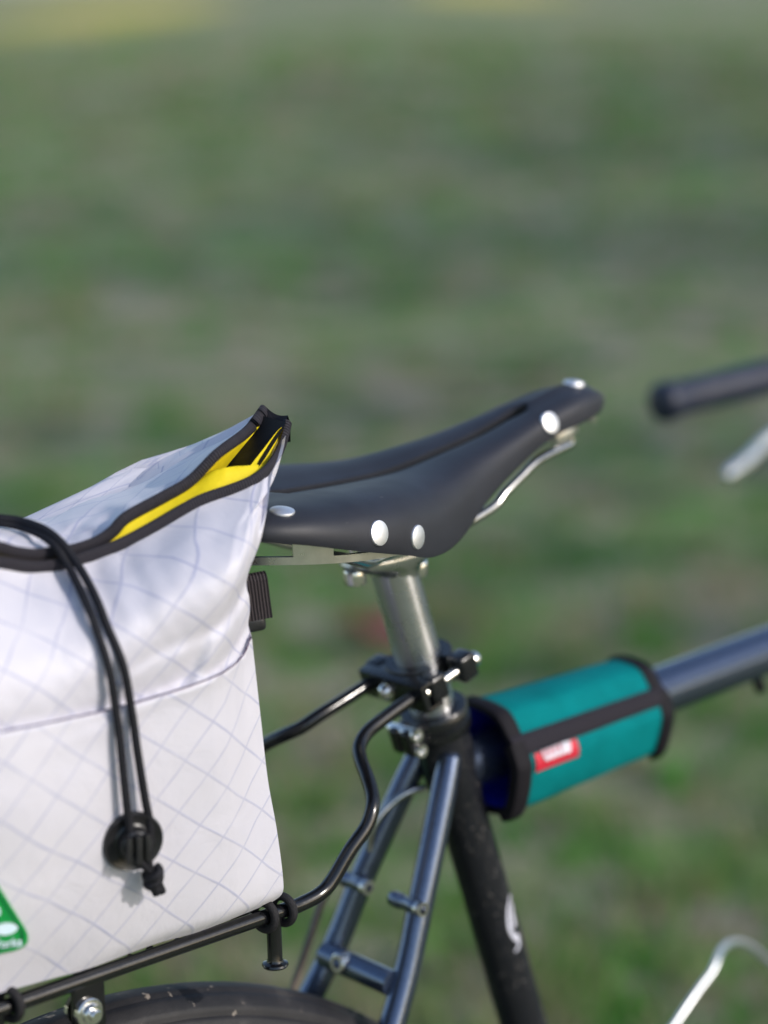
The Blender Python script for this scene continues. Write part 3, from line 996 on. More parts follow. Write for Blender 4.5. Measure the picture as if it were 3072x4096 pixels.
for s in (-1, 1):
    kk = np.array([1, s, 1])
    mb = MB(); L = .125
    lathe(mb, [(.006, -.003), (.0125, -.0025), (.0158, .0005), (.0166, .004), (.0162, .010), (.0148, .018), (.0142, .028), (.0142, .06), (.0146, .09), (.0144, L), (.0115, L + .001)], ge * kk, gd * kk, 28)
    mb.build('grip', M['grip'], handlebar)
    lt = U(2905, 1908, y=.262); l1 = U(3085, 1752, y=.268)
    piv = ge + gd * .165 + np.array([.004, -.006, -.018])
    lp = smooth_path([lt, .5 * (lt + l1) + [0, 0, -.0015], l1, .35 * l1 + .65 * piv + [.01, 0, -.012], piv], 40) * kk
    tube(MB(), lp, np.interp(np.linspace(0, 1, 40), [0, .03, .1, .6, 1], [.0035, .0062, .0068, .0062, .007]), 16, ry=np.interp(np.linspace(0, 1, 40), [0, .03, .1, 1], [.003, .005, .0055, .005])).build('brake_lever', M['silver'], handlebar)
    mb = MB(); cyl(mb, (piv - gd * .012 + [0, 0, .012]) * kk, (piv + gd * .012 + [0, 0, .012]) * kk, .016, 20, .002); mb.build('lever_clamp', M['black_alloy'], handlebar)

# wire bottle cage on the down tube
DT = unit(HT0 + HD * .02 - BB); DN = np.array([-DT[2], 0, DT[0]])
cage = MB()
c_a = [U(2640, 4180, y=-.006), U(2700, 4096, y=-.006), U(2790, 3965, y=-.004), U(2850, 3885, y=-.002), U(2868, 3840, y=.000), U(2890, 3795, y=.006), U(2930, 3768, y=.014), U(2985, 3775, y=.020), U(3050, 3822, y=.024), U(3110, 3890, y=.026)]
top_ = np.array(c_a)
low = np.array(top_[0])
dtp = lambda s_, h, y: BB + DT * s_ + DN * h + np.array([0, y, 0])
path = [dtp(.10, .020, -.012), dtp(.085, .05, -.03), dtp(.10, .085, -.020), low + DT * -.03 + [0, -.002, 0]] + list(top_) + [top_[-1] + np.array([.03, .006, -.05]), dtp(.235, .035, .030), dtp(.20, .020, .012)]
tube(cage, smooth_path(path, 120), .0022, 12)
cg = cage.build('bottle_cage', M['silver'], bike)
mb = MB(); rbox(mb, dtp(.15, .0205, 0), (.060, .008, .0016), np.array([DT, [0, 1, 0], DN]), .001); mb.build('cage_plate', M['silver'], cg)
cyl(MB(), U(3030, 2722, y=-.002), U(3030, 2722, y=-.002) + [.004, 0, -.008], .004, 14, .001).build('cable_stop', M['black_alloy'], frame)

# cranks, chainring, pedals, kickstand: below the picture, built so that the machine is whole
mb = MB(); lathe(mb, [(.060, .040), (.086, .0395), (.090, .041), (.086, .0425), (.060, .043)], BB, (0, -1, 0), 64, closed=True)
for k in range(5):
    a = 2 * np.pi * k / 5; e = np.array([math.sin(a), 0, math.cos(a)])
    rbox(mb, BB + e * .036 + [0, -.0415, 0], (.030, .0025, .007), np.array([e, [0, 1, 0], np.cross(e, [0, 1, 0])]), .001)
ring = mb.build('chainring', M['silver'], bike)
for s in (-1, 1):
    e = unit((.85 * -s, 0, -.35 * -s)); yb = s * .058
    mb = MB(); rbox(mb, BB + e * .085 + [0, yb, 0], (.095, .006, .011), np.array([e, [0, 1, 0], np.cross(e, [0, 1, 0])]), .004, 3); cyl(mb, BB + [0, s * .03, 0], BB + [0, s * .066, 0], .012, 18, .001)
    ck = mb.build('crank', M['silver'], bike)
    mb = MB(); rbox(mb, BB + e * .17 + [0, yb + s * .055, 0], (.045, .042, .010), None, .004); mb.build('pedal', M['plastic'], ck)
ch = []
for t in np.linspace(0, np.pi, 24): ch.append(BB + [math.sin(t) * .089, -.0415, math.cos(t) * .089])
for t in np.linspace(np.pi, 2 * np.pi, 16): ch.append(AXR + [math.sin(t) * .038, -.0415, math.cos(t) * .038])
ch = resample(ch + [ch[0]], 160)[:-1]
tube(MB(), ch, .0042, 8, closed=True, ry=.003).build('chain', M['black_alloy'], bike)
tube(MB(), smooth_path([BB + [-.05, .02, -.01], BB + [-.07, .05, -.05], BB + [-.05, .19, -.255], BB + [-.04, .205, -.270]], 24), .0085, 14).build('kickstand', M['black_alloy'], bike)

# ================================================================== WHITE BAG ON THE RACK
BAGB = np.array([-.40, 0, .7405])
bag = thing('rack_bag', 'white ripstop rack bag with open yellow lined roll top behind the saddle', 'bag', BAGB)

RB = np.array([(1085, 3611, -.185), (1128, 3575, -.185), (1132, 3510, -.186), (1107, 3317, -.19), (1071, 3115, -.195), (1042, 2862, -.198), (1016, 2630, -.2), (1006, 2545, -.2025),
               (993, 2500, -.203), (1000, 2440, -.203), (996, 2385, -.205), (985, 2338, -.206), (1002, 2265, -.206), (1042, 2164, -.2015), (1063, 2063, -.1965), (1078, 1962, -.1875), (1092, 1882, -.1775), (1130, 1810, -.166), (1150, 1694, -.150)])
NEAR = [(-330, 2225), (-200, 2235), (-90, 2240), (0, 2251), (120, 2270), (241, 2260), (316, 2239), (420, 2206), (506, 2171), (651, 2092), (796, 2008), (926, 1961), (1010, 1925), (1062, 1890), (1100, 1840), (1128, 1780), (1150, 1694)]
FAR = [(-330, 2170), (-200, 2176), (-90, 2180), (0, 2194), (60, 2212), (136, 2221), (211, 2212), (301, 2200), (392, 2167), (452, 2125), (506, 2070), (651, 1990), (760, 1925), (868, 1817), (976, 1737), (1020, 1690), (1058, 1640)]
CREST = [(-330, 2070), (-200, 2085), (-90, 2088), (0, 2082), (51, 2080), (95, 2072), (140, 2078), (175, 2085), (230, 2062), (301, 2025), (362, 1998), (440, 1978), (521, 1954), (620, 1903), (723, 1846), (820, 1792), (904, 1752), (975, 1700), (1020, 1668), (1058, 1636)]
BOT = [(-330, 4070), (-150, 4020), (0, 3973), (181, 3922), (362, 3872), (615, 3778), (796, 3727), (998, 3647), (1060, 3622), (1085, 3611)]
SEAM = np.array([(-400, 3010), (0, 2927), (217, 2883), (463, 2829), (651, 2775), (796, 2728), (904, 2681), (976, 2616), (1005, 2536), (1030, 2480)], float)
NS, NTT = 150, 150
rbp = smooth_path(RB, NTT)
pn = smooth_path(NEAR, NS); pb = smooth_path(BOT, NS)
S = np.linspace(0, 1, NS)[:, None, None]; Tt = np.linspace(0, 1, NTT)[None, :, None]
pl = np.stack([np.full(NTT, -330.0), np.linspace(pb[0, 1], pn[0, 1], NTT)], -1)
pr2 = rbp[:, :2]
PX = (1 - Tt) * pb[:, None] + Tt * pn[:, None] + (1 - S) * pl[None] + S * pr2[None] \
    - ((1 - S) * (1 - Tt) * pb[0] + S * (1 - Tt) * pb[-1] + (1 - S) * Tt * pn[0] + S * Tt * pn[-1])
Yr = np.array([U(a, b_, x=c)[1] for a, b_, c in rbp])
tl = np.linspace(0, 1, NTT)
Yl = np.interp(tl, [0, .05, .15, .4, .6, .75, .9, 1], [-.0565, -.064, -.071, -.080, -.080, -.080, -.064, -.040])
Yl = np.convolve(np.pad(Yl, 8, mode='edge'), np.ones(17) / 17, 'valid')


def sst(a, b_, x):
    t = np.clip((x - a) / (b_ - a), 0, 1)
    return t * t * (3 - 2 * t)


ss = np.linspace(0, 1, NS)[:, None]; tt = tl[None]
wgt = sst(.25, 1.0, ss)
Ytop = np.interp(pn[:, 0], [-330, 300, 500, 650, 800, 926, 1010, 1062, 1100, 1128, 1150], [-.040, -.042, -.046, -.050, -.055, -.059, -.062, -.061, -.054, -.043, Yr[-1]])[:, None]
Ybot = Yl[0] * (1 - wgt) + Yr[0] * wgt
BY = (1 - tt) * Ybot + tt * Ytop + (1 - wgt) * Yl[None] + wgt * Yr[None] - ((1 - wgt) * (1 - tt) * Yl[0] + wgt * (1 - tt) * Yr[0] + (1 - wgt) * tt * Yl[-1] + wgt * tt * Yr[-1])
BY = BY - .007 * np.sin(np.pi * np.clip(tt, 0, 1)) * (1 - np.abs(2 * ss - 1) ** 5)
seam_y = np.interp(PX[:, :, 0], SEAM[:, 0], SEAM[:, 1])
dse = PX[:, :, 1] - seam_y                              # >0 below the seam
BY = BY - .0022 * sst(-2, 14, dse) + .0022 * np.exp(-(dse / 60.) ** 2) * (dse < 0)
# wrinkles and puckers in the cloth
Wk = np.zeros_like(BY)
for i in range(NS):
    for j in range(NTT):
        a, b_ = PX[i, j] / 1000.
        n1 = mnoise.noise(Vector((a * 2.0, b_ * 1.7, 1.3)))
        n2 = mnoise.noise(Vector(((a * .9 + b_ * .45) * 6.5, (b_ * .9 - a * .45) * 2.3, 5.1)))
        n3 = mnoise.noise(Vector(((a * .8 - b_ * .6) * 16, (b_ * .8 + a * .6) * 5.0, 9.7)))
        up_ = 1.0 if dse[i, j] < 0 else .42
        Wk[i, j] = .0018 * n1 + (.0012 * n2 + .0004 * n3) * up_
        # radiating pulls into the seam towards the front corner
        if dse[i, j] < 0:
            k = math.exp(-(dse[i, j] / 170.) ** 2) * sst(600, 850, PX[i, j, 0]) * (1 - sst(965, 1000, PX[i, j, 0]))
            Wk[i, j] += .0030 * k * math.sin((PX[i, j, 0] * .9 + PX[i, j, 1] * .55) / 21.0) * (.5 + n1)
        # cinch folds below the drawcord
        k2 = math.exp(-((PX[i, j, 0] - 330) / 240.) ** 2) * math.exp(-((PX[i, j, 1] - 2290) / 160.) ** 2)
        Wk[i, j] += .0012 * k2 * math.sin((PX[i, j, 0] - .35 * PX[i, j, 1]) / 24.)
edge = (1 - sst(.93, 1, ss)) * (1 - sst(.97, 1, tt)) * sst(0, .03, tt)
BY = BY + Wk * edge
NP = np.array([[U(PX[i, j, 0], PX[i, j, 1], y=BY[i, j]) for j in range(NTT)] for i in range(NS)])
arc = np.concatenate([np.zeros((NS, 1)), np.cumsum(np.linalg.norm(np.diff(NP, axis=1), axis=2), 1)], 1)
arcx = np.concatenate([np.zeros((1, NTT)), np.cumsum(np.linalg.norm(np.diff(NP, axis=0), axis=2), 0)], 0)
uvn = np.stack([arcx - arcx[-1:, :] - .2 + .05 * (arc - arc[:, :1]), arc + .742], -1)
uvn = np.stack([NP[:, :, 0], NP[:, :, 2] + .35 * np.clip(NP[:, :, 1] + .075, 0, 1)], -1)
uvn[:, :, 0] += np.where(dse < 0, .011, 0)            # the pocket is cut from another piece of cloth


def bag_y(px, py):
    d = (PX[:, :, 0] - px) ** 2 + (PX[:, :, 1] - py) ** 2
    i, j = np.unravel_index(np.argmin(d), d.shape)
    return BY[i, j]


body = MB()
V, F = grid(NP)
body.add(V, F, uvn.reshape(-1, 2))
# far side, over the crest
NF = 110
fr = smooth_path(FAR, NF); ck_ = smooth_path(CREST, NF)
yn = np.array([bag_y(*p) for p in smooth_path(NEAR, NF)])
tf = np.linspace(0, 1, NF)
yfar = yn + np.interp(tf, [0, .3, .55, .8, .92, 1], [.004, .005, .006, .013, .017, .018])
ycr = np.interp(tf, [0, .25, .45, .7, .88, .96, 1], [.010, .014, .014, .008, -.002, -.010, -.014])
ycr[-1] = yfar[-1]
K = 26
rows = []
for i in range(NF):
    r_ = []
    for k in range(K):
        t = k / (K - 1)
        p = fr[i] * (1 - t) + ck_[i] * t
        h = mnoise.noise(Vector((p[0] * .006, p[1] * .016, 2.2))) * .006 + mnoise.noise(Vector((p[0] * .017 + p[1] * .01, p[1] * .03, 7.2))) * .003
        y = yfar[i] * (1 - t) + ycr[i] * t - .008 * math.sin(math.pi * t) * (1 - tf[i] ** 6) + h * math.sin(math.pi * t)
        r_.append(U(p[0], p[1], y=y))
    kc = r_[-1]
    xb = np.interp(tf[i], [0, 1], [-.405, -.222])
    dn = [kc, kc + [-.003, .020, -.010], np.array([.5 * kc[0] + .5 * xb - .004, kc[1] + .042, min(kc[2] - .02, .966)]), np.array([xb - .004, .074, .925]), np.array([xb, .084, .86]), np.array([xb, .057, .742])]
    r_ += list(smooth_path(dn, 22)[1:])
    rows.append(r_)
FP = np.array(rows)
arcf = np.concatenate([np.zeros((NF, 1)), np.cumsum(np.linalg.norm(np.diff(FP, axis=1), axis=2), 1)], 1)
uvf = np.stack([FP[:, :, 0] * .8 + .01 * np.sin(arcf * 40), arcf * 1.0 + 1.02], -1)
V, F = grid(FP)
body.add(V, F, uvf.reshape(-1, 2))
# front end panel
near_e = resample(NP[-1], 60); _fc = FP[-1, K - 1:][::-1]
far_e = np.stack([np.interp(near_e[:, 2], _fc[:, 2], _fc[:, k]) for k in range(3)], -1)
far_e[-1] = _fc[-1]
rows = np.array([near_e * (1 - t) + far_e * t for t in np.linspace(0, 1, 14)])
rows[:, :, 0] += (.003 * np.sin(np.linspace(0, np.pi, 14)))[:, None] * np.sin(np.linspace(0, np.pi, 60))[None]
V, F = grid(rows); body.add(V, F, np.stack([rows[:, :, 1], rows[:, :, 2]], -1).reshape(-1, 2))
# back end panel and floor
near_b = resample(NP[0], 40); far_b = resample(FP[0, K - 1:][::-1], 40)
back = np.array([near_b * (1 - t) + far_b * t + [-.16 * math.sin(math.pi * t) ** .6, 0, 0] for t in np.linspace(0, 1, 24)])
V, F = grid(back); body.add(V, F, np.stack([back[:, :, 1], back[:, :, 2]], -1).reshape(-1, 2))
nb = resample(NP[:, 0], 40); fb = resample(FP[:, -1], 40)
flo = np.array([nb * (1 - t) + fb * t for t in np.linspace(0, 1, 8)]); flo[:, :, 2] = np.maximum(flo[:, :, 2], .7405)
V, F = grid(flo); body.add(V, F, np.stack([flo[:, :, 0], flo[:, :, 1]], -1).reshape(-1, 2))
bfl = np.array([[NP[0, 0] * (1 - t) + FP[0, -1] * t, NP[0, 0] * (1 - t) + FP[0, -1] * t + [-.16 * math.sin(math.pi * t) ** .6, 0, 0]] for t in np.linspace(0, 1, 24)])
V, F = grid(bfl); body.add(V, F)
body.build('body', M['bag'], bag, sharp=75)

# seam stitching
p = smooth_path(SEAM[(SEAM[:, 0] > -390) & (SEAM[:, 0] < 1010)], 80)
pts = np.array([U(a, b_ + 2, y=bag_y(a, b_ + 5) - .0006) for a, b_ in p])
pts = np.stack([np.convolve(np.pad(pts[:, k], 2, mode='edge'), np.ones(5) / 5, 'valid') for k in range(3)], -1)
tube(MB(), pts, .00034, 6).build('seam_stitch', M['thread'], bag)


# bindings along the two rims and over the front tip
def y_near(px): return np.interp(px, [q[0] for q in smooth_path(NEAR, NF)], yn)


np_path = [(a, b_) for a, b_ in smooth_path(NEAR, 120)]
pts = np.array([U(a, b_, y=bag_y(a, b_) - .0012) for a, b_ in np_path])
pts = np.stack([np.convolve(np.pad(pts[:, k], 3, mode='edge'), np.ones(7) / 7, 'valid') for k in range(3)], -1)
pts[-1] = U(1150, 1690, y=yn[-1] - .001)
rr = np.interp(np.linspace(0, 1, 120), [0, .3, .5, .7, .85, 1], [.0036, .0034, .0042, .0040, .0032, .0034])
near_rim = pts
tube(MB(), pts, rr, 12, ry=.0022, up=(0, -.2, 1)).build('near_rim_binding', M['binding'], bag)
pts = np.array([U(fr[i, 0], fr[i, 1], y=yfar[i] - .0006) for i in range(NF)])
rr = np.interp(tf, [0, .35, .5, .7, .85, 1], [.0034, .0036, .0036, .0034, .0030, .0034])
far_rim = pts
tube(MB(), pts, rr, 12, ry=.0020, up=(0, -.2, 1)).build('far_rim_binding', M['binding'], bag)
# end strip joining the two rims at the tip
e0, e1 = U(1056, 1636, y=yfar[-1]), U(1152, 1678, y=yn[-1])
d0, d1 = U(1052, 1702, y=yfar[-1] + .004), U(1128, 1728, y=yn[-1] + .006)
rows = []
for t in np.linspace(0, 1, 12):
    bow = -.0022 * math.sin(math.pi * t)
    top = e0 * (1 - t) + e1 * t + [0, 0, bow]; bo = d0 * (1 - t) + d1 * t + [0, 0, bow]
    outw = np.array([.0012, 0, 0])
    rows.append([top + outw - [0, 0, .012], top + outw * 1.2 + [0, 0, -.002], top + [0, 0, .0022], top + [-.0015, 0, -.001], top * .5 + bo * .5 + [-.0006, 0, 0], bo])
rows = np.array(rows)
V, F = grid(rows)
uv = np.stack(np.broadcast_arrays(np.linspace(0, .03, 12)[:, None], np.linspace(0, .02, 6)[None]), -1).reshape(-1, 2)
MB().add(V, F, uv).build('tip_binding', M['binding'], bag)


# inside of the roll top
def sheet(polys, ys, name, mat, n=40):
    """polys: list of pixel polylines; ys: list of y functions/arrays; sheet through them"""
    rows = []
    for poly, yy in zip(polys, ys):
        p = resample(poly, n)
        y = np.interp(np.linspace(0, 1, n), np.linspace(0, 1, len(yy)), yy)
        rows.append([U(a, b_, y=c) if c > -.13 else U(a, b_, x=c) for (a, b_), c in zip(p, y)])
    rows = np.array(rows)
    if len(polys) > 2:
        rows = np.stack([smooth_path(rows[:, i], 12) for i in range(n)], 1)
    V, F = grid(rows)
    return MB().add(V, F).build(name, mat, bag)


yN = lambda px: float(y_near(px)); yF = lambda px: float(np.interp(px, fr[:, 0], yfar))
nx = smooth_path(NEAR, 400); fx = fr


def keyed(keys, n):
    """keys: (px, py, y) control points -> n smooth points"""
    return smooth_path(np.array(keys, float) * [1, 1, 1e4], n) * [1, 1, 1e-4]


def ky(a, b_, x): return (a, b_, float(U(a, b_, x=x)[1]))


def dense_sheet(name, mat, lines):
    rows = np.array([[U(p[0], p[1], y=p[2]) for p in ln] for ln in lines])
    if len(lines) > 2: rows = np.stack([smooth_path(rows[:, i], 14) for i in range(rows.shape[1])], 1)
    V, F = grid(rows)
    return MB().add(V, F).build(name, mat, bag)


ND = 110
xl = np.linspace(-330, 1064, ND)
ny_ = np.interp(xl, nx[:, 0], nx[:, 1])
lo3 = [(x, y - 3, yN(x) + .0016) for x, y in zip(xl, ny_)]
up_k = np.array([(-330, 2190), (-100, 2200), (60, 2225), (200, 2238), (330, 2205), (430, 2150), (512, 2078), (651, 1998), (765, 1932), (850, 1880), (905, 1868), (985, 1861), (1064, 1856)], float)
uy_ = np.interp(xl, up_k[:, 0], up_k[:, 1])
yu = [max(yN(x) + .0070, (yF(x) + .0032) if x < 840 else -1) for x in xl]
yu = np.convolve(np.pad(yu, 4, mode='edge'), np.ones(9) / 9, 'valid')
dense_sheet('near_lining', M['lining'], [lo3, [(x, .5 * (a_ + b_), .5 * (p[2] + q) - .001) for x, a_, b_, p, q in zip(xl, ny_, uy_, lo3, yu)], [(x, y, q) for x, y, q in zip(xl, uy_, yu)], [(x + 6, y + 55, q + .008) for x, y, q in zip(xl, uy_, yu)]])
xf = np.linspace(640, 1052, 60)
ft = [(x, float(np.interp(x, fx[:, 0], fx[:, 1])) + 4, yF(x) + .0022) for x in xf]
fb_ = keyed([(700, 2080, yF(700) + .012), (800, 2000, yF(800) + .012), ky(905, 1868, -.1835), ky(965, 1795, -.1710), ky(1030, 1716, -.1605), ky(1046, 1690, -.1570)], 60)
dense_sheet('far_lining', M['lining'], [ft, fb_])
bl = keyed([ky(790, 2010, -.1930), ky(895, 1880, -.1825), ky(955, 1792, -.1702), ky(1020, 1716, -.1600), ky(1050, 1664, -.1545)], 40)
brr = keyed([ky(900, 2010, -.1935), ky(1025, 1880, -.1840), ky(1084, 1795, -.1705), ky(1124, 1730, -.1610), ky(1144, 1688, -.1545)], 40)
dense_sheet('inner_webbing', M['dark_cloth'], [bl, brr])
tl_ = keyed([ky(975, 1905, -.1895), ky(1002, 1862, -.1845), ky(1058, 1790, -.1715), ky(1104, 1730, -.1622), ky(1126, 1708, -.1585)], 40)
tr_ = keyed([(x, y, yN(x) + .0020) for x, y in ((1045, 1905), (1062, 1886), (1100, 1836), (1126, 1775), (1141, 1722))], 40)
dense_sheet('tip_lining', M['lining'], [tl_, tr_])

# drawcord: two strands over the top, down the near side, through the cord lock
def cord_path(pxs, off):
    P = []
    for k, (a, b_) in enumerate(pxs):
        P.append(U(a, b_, y=off[k]))
    return smooth_path(P, 120)


L1 = [(-330, 2078), (-120, 2074), (0, 2090), (80, 2106), (165, 2140), (225, 2190), (272, 2262), (312, 2340), (350, 2425), (380, 2500), (434, 2666), (463, 2833), (480, 2960), (492, 3079), (505, 3200), (516, 3300), (520, 3370)]
L2 = [(-330, 2058), (-120, 2056), (0, 2072), (85, 2084), (175, 2116), (245, 2170), (295, 2235), (345, 2315), (392, 2410), (427, 2500), (492, 2659), (521, 2811), (536, 2905), (550, 3006), (579, 3187), (597, 3281), (602, 3370)]
yo = [.007, .005, -.006, -.014, -.030, -.043, -.0510]
yo += [bag_y(a, b_) - o for (a, b_), o in zip(L1[7:], (.0055, .0040, .0036, .0036, .0042, .0048, .0055, .0062, .0070, .0076))]
c1 = tube(MB(), cord_path(L1, yo), .0021, 12).build('drawcord', M['cord'], bag)
tube(MB(), cord_path(L2, yo), .0021, 12).build('drawcord', M['cord'], bag)
LY = bag_y(530, 3365)
LC = U(530, 3365, y=LY - .0052)
la = unit((-.30, -.93, -.10))
mb = MB(); R0 = .0152
lathe(mb, [(0, -.004), (R0 * .8, -.004), (R0, -.0015), (R0 * 1.02, .0005), (R0 * .97, .0022), (R0 * .80, .0008), (R0 * .62, .0002), (R0 * .55, .0010), (R0 * .52, .0065), (R0 * .45, .0075), (0, .0078)], LC, la, 48, caps=False)
lk = mb.build('cord_lock', M['plastic'], bag, sharp=30)
lu = unit(np.array([0, 0, 1.0]) - la[2] * la); ls = np.cross(lu, la)
mb = MB()
for q in (-.0046, .0046):
    rbox(mb, LC + la * .0088 + ls * q, (.0013, .0068, .0020), np.array([ls, lu, la]), .0008)
rbox(mb, LC + la * .0092, (.0016, .0074, .0026), np.array([ls, lu, la]), .0010)
mb.build('lock_bar', M['plastic'], lk)
# strands below the lock and the overhand knot
kn = U(612, 3505, y=LY - .0075)
k2 = U(640, 3575, y=LY - .0055)
q0, q1 = U(565, 3455, y=LY - .0085), U(596, 3455, y=LY - .0085)
mb = MB()
tube(mb, smooth_path([U(535, 3410, y=LY - .011), q0, .5 * (q0 + kn) + [0, 0, .001], kn], 24), .0021, 10)
tube(mb, smooth_path([U(597, 3380, y=LY - .010), q1, kn], 24), .0021, 10)
ad = unit(k2 - kn); b1 = unit(np.cross(ad, [0, 1, 0])); b2 = np.cross(ad, b1)
t_ = np.linspace(0, 4 * np.pi, 90)
hel = kn - ad * .0035 + ad * (.0085 * t_ / t_[-1])[:, None] + (np.cos(t_)[:, None] * b1 + np.sin(t_)[:, None] * b2) * (.0034 + .0006 * np.sin(t_ * 1.5))[:, None]
tube(mb, hel, .0024, 10)
tube(mb, smooth_path([kn + b1 * .003, kn + ad * .006 - b1 * .002, kn + ad * .009], 16), .0024, 10)
tube(mb, smooth_path([kn + ad * .002, .5 * (kn + k2) + b1 * .0012, k2 + b1 * .0015], 16), .0021, 10)
tube(mb, smooth_path([kn + ad * .002, .5 * (kn + k2) - b1 * .0014, k2 - b1 * .0018 - ad * .0015], 16), .0021, 10)
mb.build('cord_knot', M['cord'], bag)

# lashing loops of braided cord round the rack rail
def loop_ring(cx, tilt, r=.0066, name='lashing_loop', mat=None):
    t = np.linspace(0, 2 * np.pi, 48, endpoint=False)
    c = np.array([cx, -.060, RZ + .0006])
    P = c + np.stack([tilt * np.cos(t) * .003, -np.cos(t) * r, np.sin(t) * (r + .0008)], -1)
    return tube(MB(), P, .0024, 12, closed=True).build(name, M['braid'], bag)


for cx in (-.1925, -.1800, -.3505, -.3680):
    loop_ring(cx, .6)
for cx in (-.232, -.262):
    t = np.linspace(-.4, np.pi + .4, 20)
    P = np.stack([cx + .006 * np.cos(t), -.045 + 0 * t, RZ - .0045 - .0035 * np.sin(t)], -1)
    tube(MB(), P, .0022, 10).build('lashing_loop', M['braid'], bag)

# webbing loop with plastic tip on the front end
wb = MB()
w0 = U(1003, 2312, x=-.196); w1 = U(1024, 2474, x=-.194)
wa = unit(w1 - w0); ws = unit(np.array([.86, -.42, .10])); ws = unit(ws - (ws @ wa) * wa)
Lw = np.linalg.norm(w1 - w0)
wn_ = np.cross(ws, wa)
prof = [(-.0035, .001), (-.0035, Lw * .5), (-.0035, Lw), (0.0, Lw + .0004), (.0035, Lw), (.0035, Lw * .5), (.0038, .0015), (.0020, -.0020), (-.0015, -.0015)]
rows = []
for h, l in prof:
    rows.append([w0 + wa * l + wn_ * h + ws * q for q in np.linspace(-.0080, .0080, 8)])
rows = np.array(rows)
V, F = grid(rows, closed_u=True)
lu_ = np.array([p[1] for p in prof])
uv = np.stack(np.broadcast_arrays(lu_[:, None], np.linspace(0, .021, 8)[None]), -1).reshape(-1, 2)
wl = wb.add(V, F, uv).build('webbing_loop', M['webbing'], bag, sharp=30)
mb = MB(); rbox(mb, w1 + wa * .0022 - ws * .0022, (.0068, .0034, .0042), np.array([ws, wn_, wa]), .0030, 3); mb.build('strap_tip', M['plastic'], wl)

# green triangular patch with white print
PA = np.array([(146, 3786), (-128, 3345), (-420, 3900)], float)
cen = PA.mean(0)


def patch_outline(scale, rad, n=10):
    A = cen + (PA - cen) * scale
    out = []
    for i in range(3):
        p, a, b_ = A[i], A[i - 1], A[(i + 1) % 3]
        s = p + unit(a - p) * rad; e = p + unit(b_ - p) * rad
        for t in np.linspace(0, 1, n): out.append((1 - t) ** 2 * s + 2 * t * (1 - t) * p + t * t * e)
    return np.array(out)


pc_y = bag_y(60, 3690)


def patch_pt(a, b_, off):
    a2 = max(a, -325)
    return U(a, b_, y=min(bag_y(max(a + da, -325), b_ + db) for da, db in ((0, 0), (-25, 0), (25, 0), (0, -25), (0, 25))) - off - .0006)


ol = [(patch_outline(1.0, 95), -.002), (patch_outline(1.0, 95), .0006), (patch_outline(.985, 92), .0011), (patch_outline(.93, 88), .0011), (patch_outline(.92, 86), .0006), (patch_outline(.87, 82), .0006), (patch_outline(.86, 80), .0009)]
rows = np.array([[patch_pt(a, b_, o_) for a, b_ in o] for o, o_ in ol])
V, F = grid(rows, closed_v=True)
nL = rows.shape[1]
F.append(tuple((len(ol) - 1) * nL + k for k in range(nL)))
pt = MB().add(V, F).build('triangle_patch', M['green'], bag, sharp=30)
a, b_ = patch_outline(.918, 86), patch_outline(.872, 82)
rows = np.array([[patch_pt(*p, .00075) for p in a], [patch_pt(*p, .00075) for p in b_]])
V, F = grid(rows, closed_v=True); link('patch_groove', V, F, M['green_dark'], pt)


def pix_fill(name, outline, off, mat, par):
    V = np.array([patch_pt(a, b_, off) for a, b_ in outline] + [patch_pt(a, b_, off - .0006) for a, b_ in outline])
    n = len(outline)
    F = [tuple(range(n))] + [(i, (i + 1) % n, n + (i + 1) % n, n + i) for i in range(n)]
    return link(name, V, F, mat, par, smooth=False)


t = np.linspace(0, np.pi, 14)
for (cx, cy, hw, hh, rot) in ((22, 3716, 50, 25, -.12), (-42, 3640, 46, 30, .3)):
    up_o = [(-hw * math.cos(q), -hh * math.sin(q) ** 1.2) for q in t]; dn_o = [(hw * math.cos(q), hh * math.sin(q) ** 1.2) for q in t][1:-1]
    o = [(cx + x * math.cos(rot) - y * math.sin(rot), cy + x * math.sin(rot) + y * math.cos(rot)) for x, y in up_o + dn_o]
    e = pix_fill('patch_emblem', o, .0014, M['pale'], pt)
V, F = text_mesh('Works', 48, 0, 1.1)
wx = V[:, 0].max()
P = np.array([patch_pt(88 + (v[0] - wx), 3782 - v[1] - (v[0] - wx) * .13, .0015) for v in V])
link('patch_lettering', P, F, M['pale'], pt, smooth=False)

# ================================================================== TEAL WRAP ON THE TOP TUBE
TTD = unit(TT1 - TT0)
WRB = np.array([.10, 0, .728])
wrap = thing('tube_wrap', 'teal canvas wrap with black edging fastened round the top tube', 'frame wrap', WRB)
TN = np.array([-TTD[2], 0, TTD[0]])
secL = np.array([(.008, .034), (-.012, .0325), (-.021, .0265), (-.0315, .007), (-.0325, -.002), (-.026, -.0245), (-.018, -.0305), (.004, -.0325), (.016, -.027), (.0265, -.005), (.0255, .006), (.017, .029)])
secR = np.array([(.008, .027), (-.008, .0265), (-.017, .0200), (-.0265, .002), (-.0272, -.006), (-.022, -.0255), (-.014, -.0300), (.004, -.0300), (.014, -.024), (.0235, -.005), (.0225, .004), (.016, .023)])


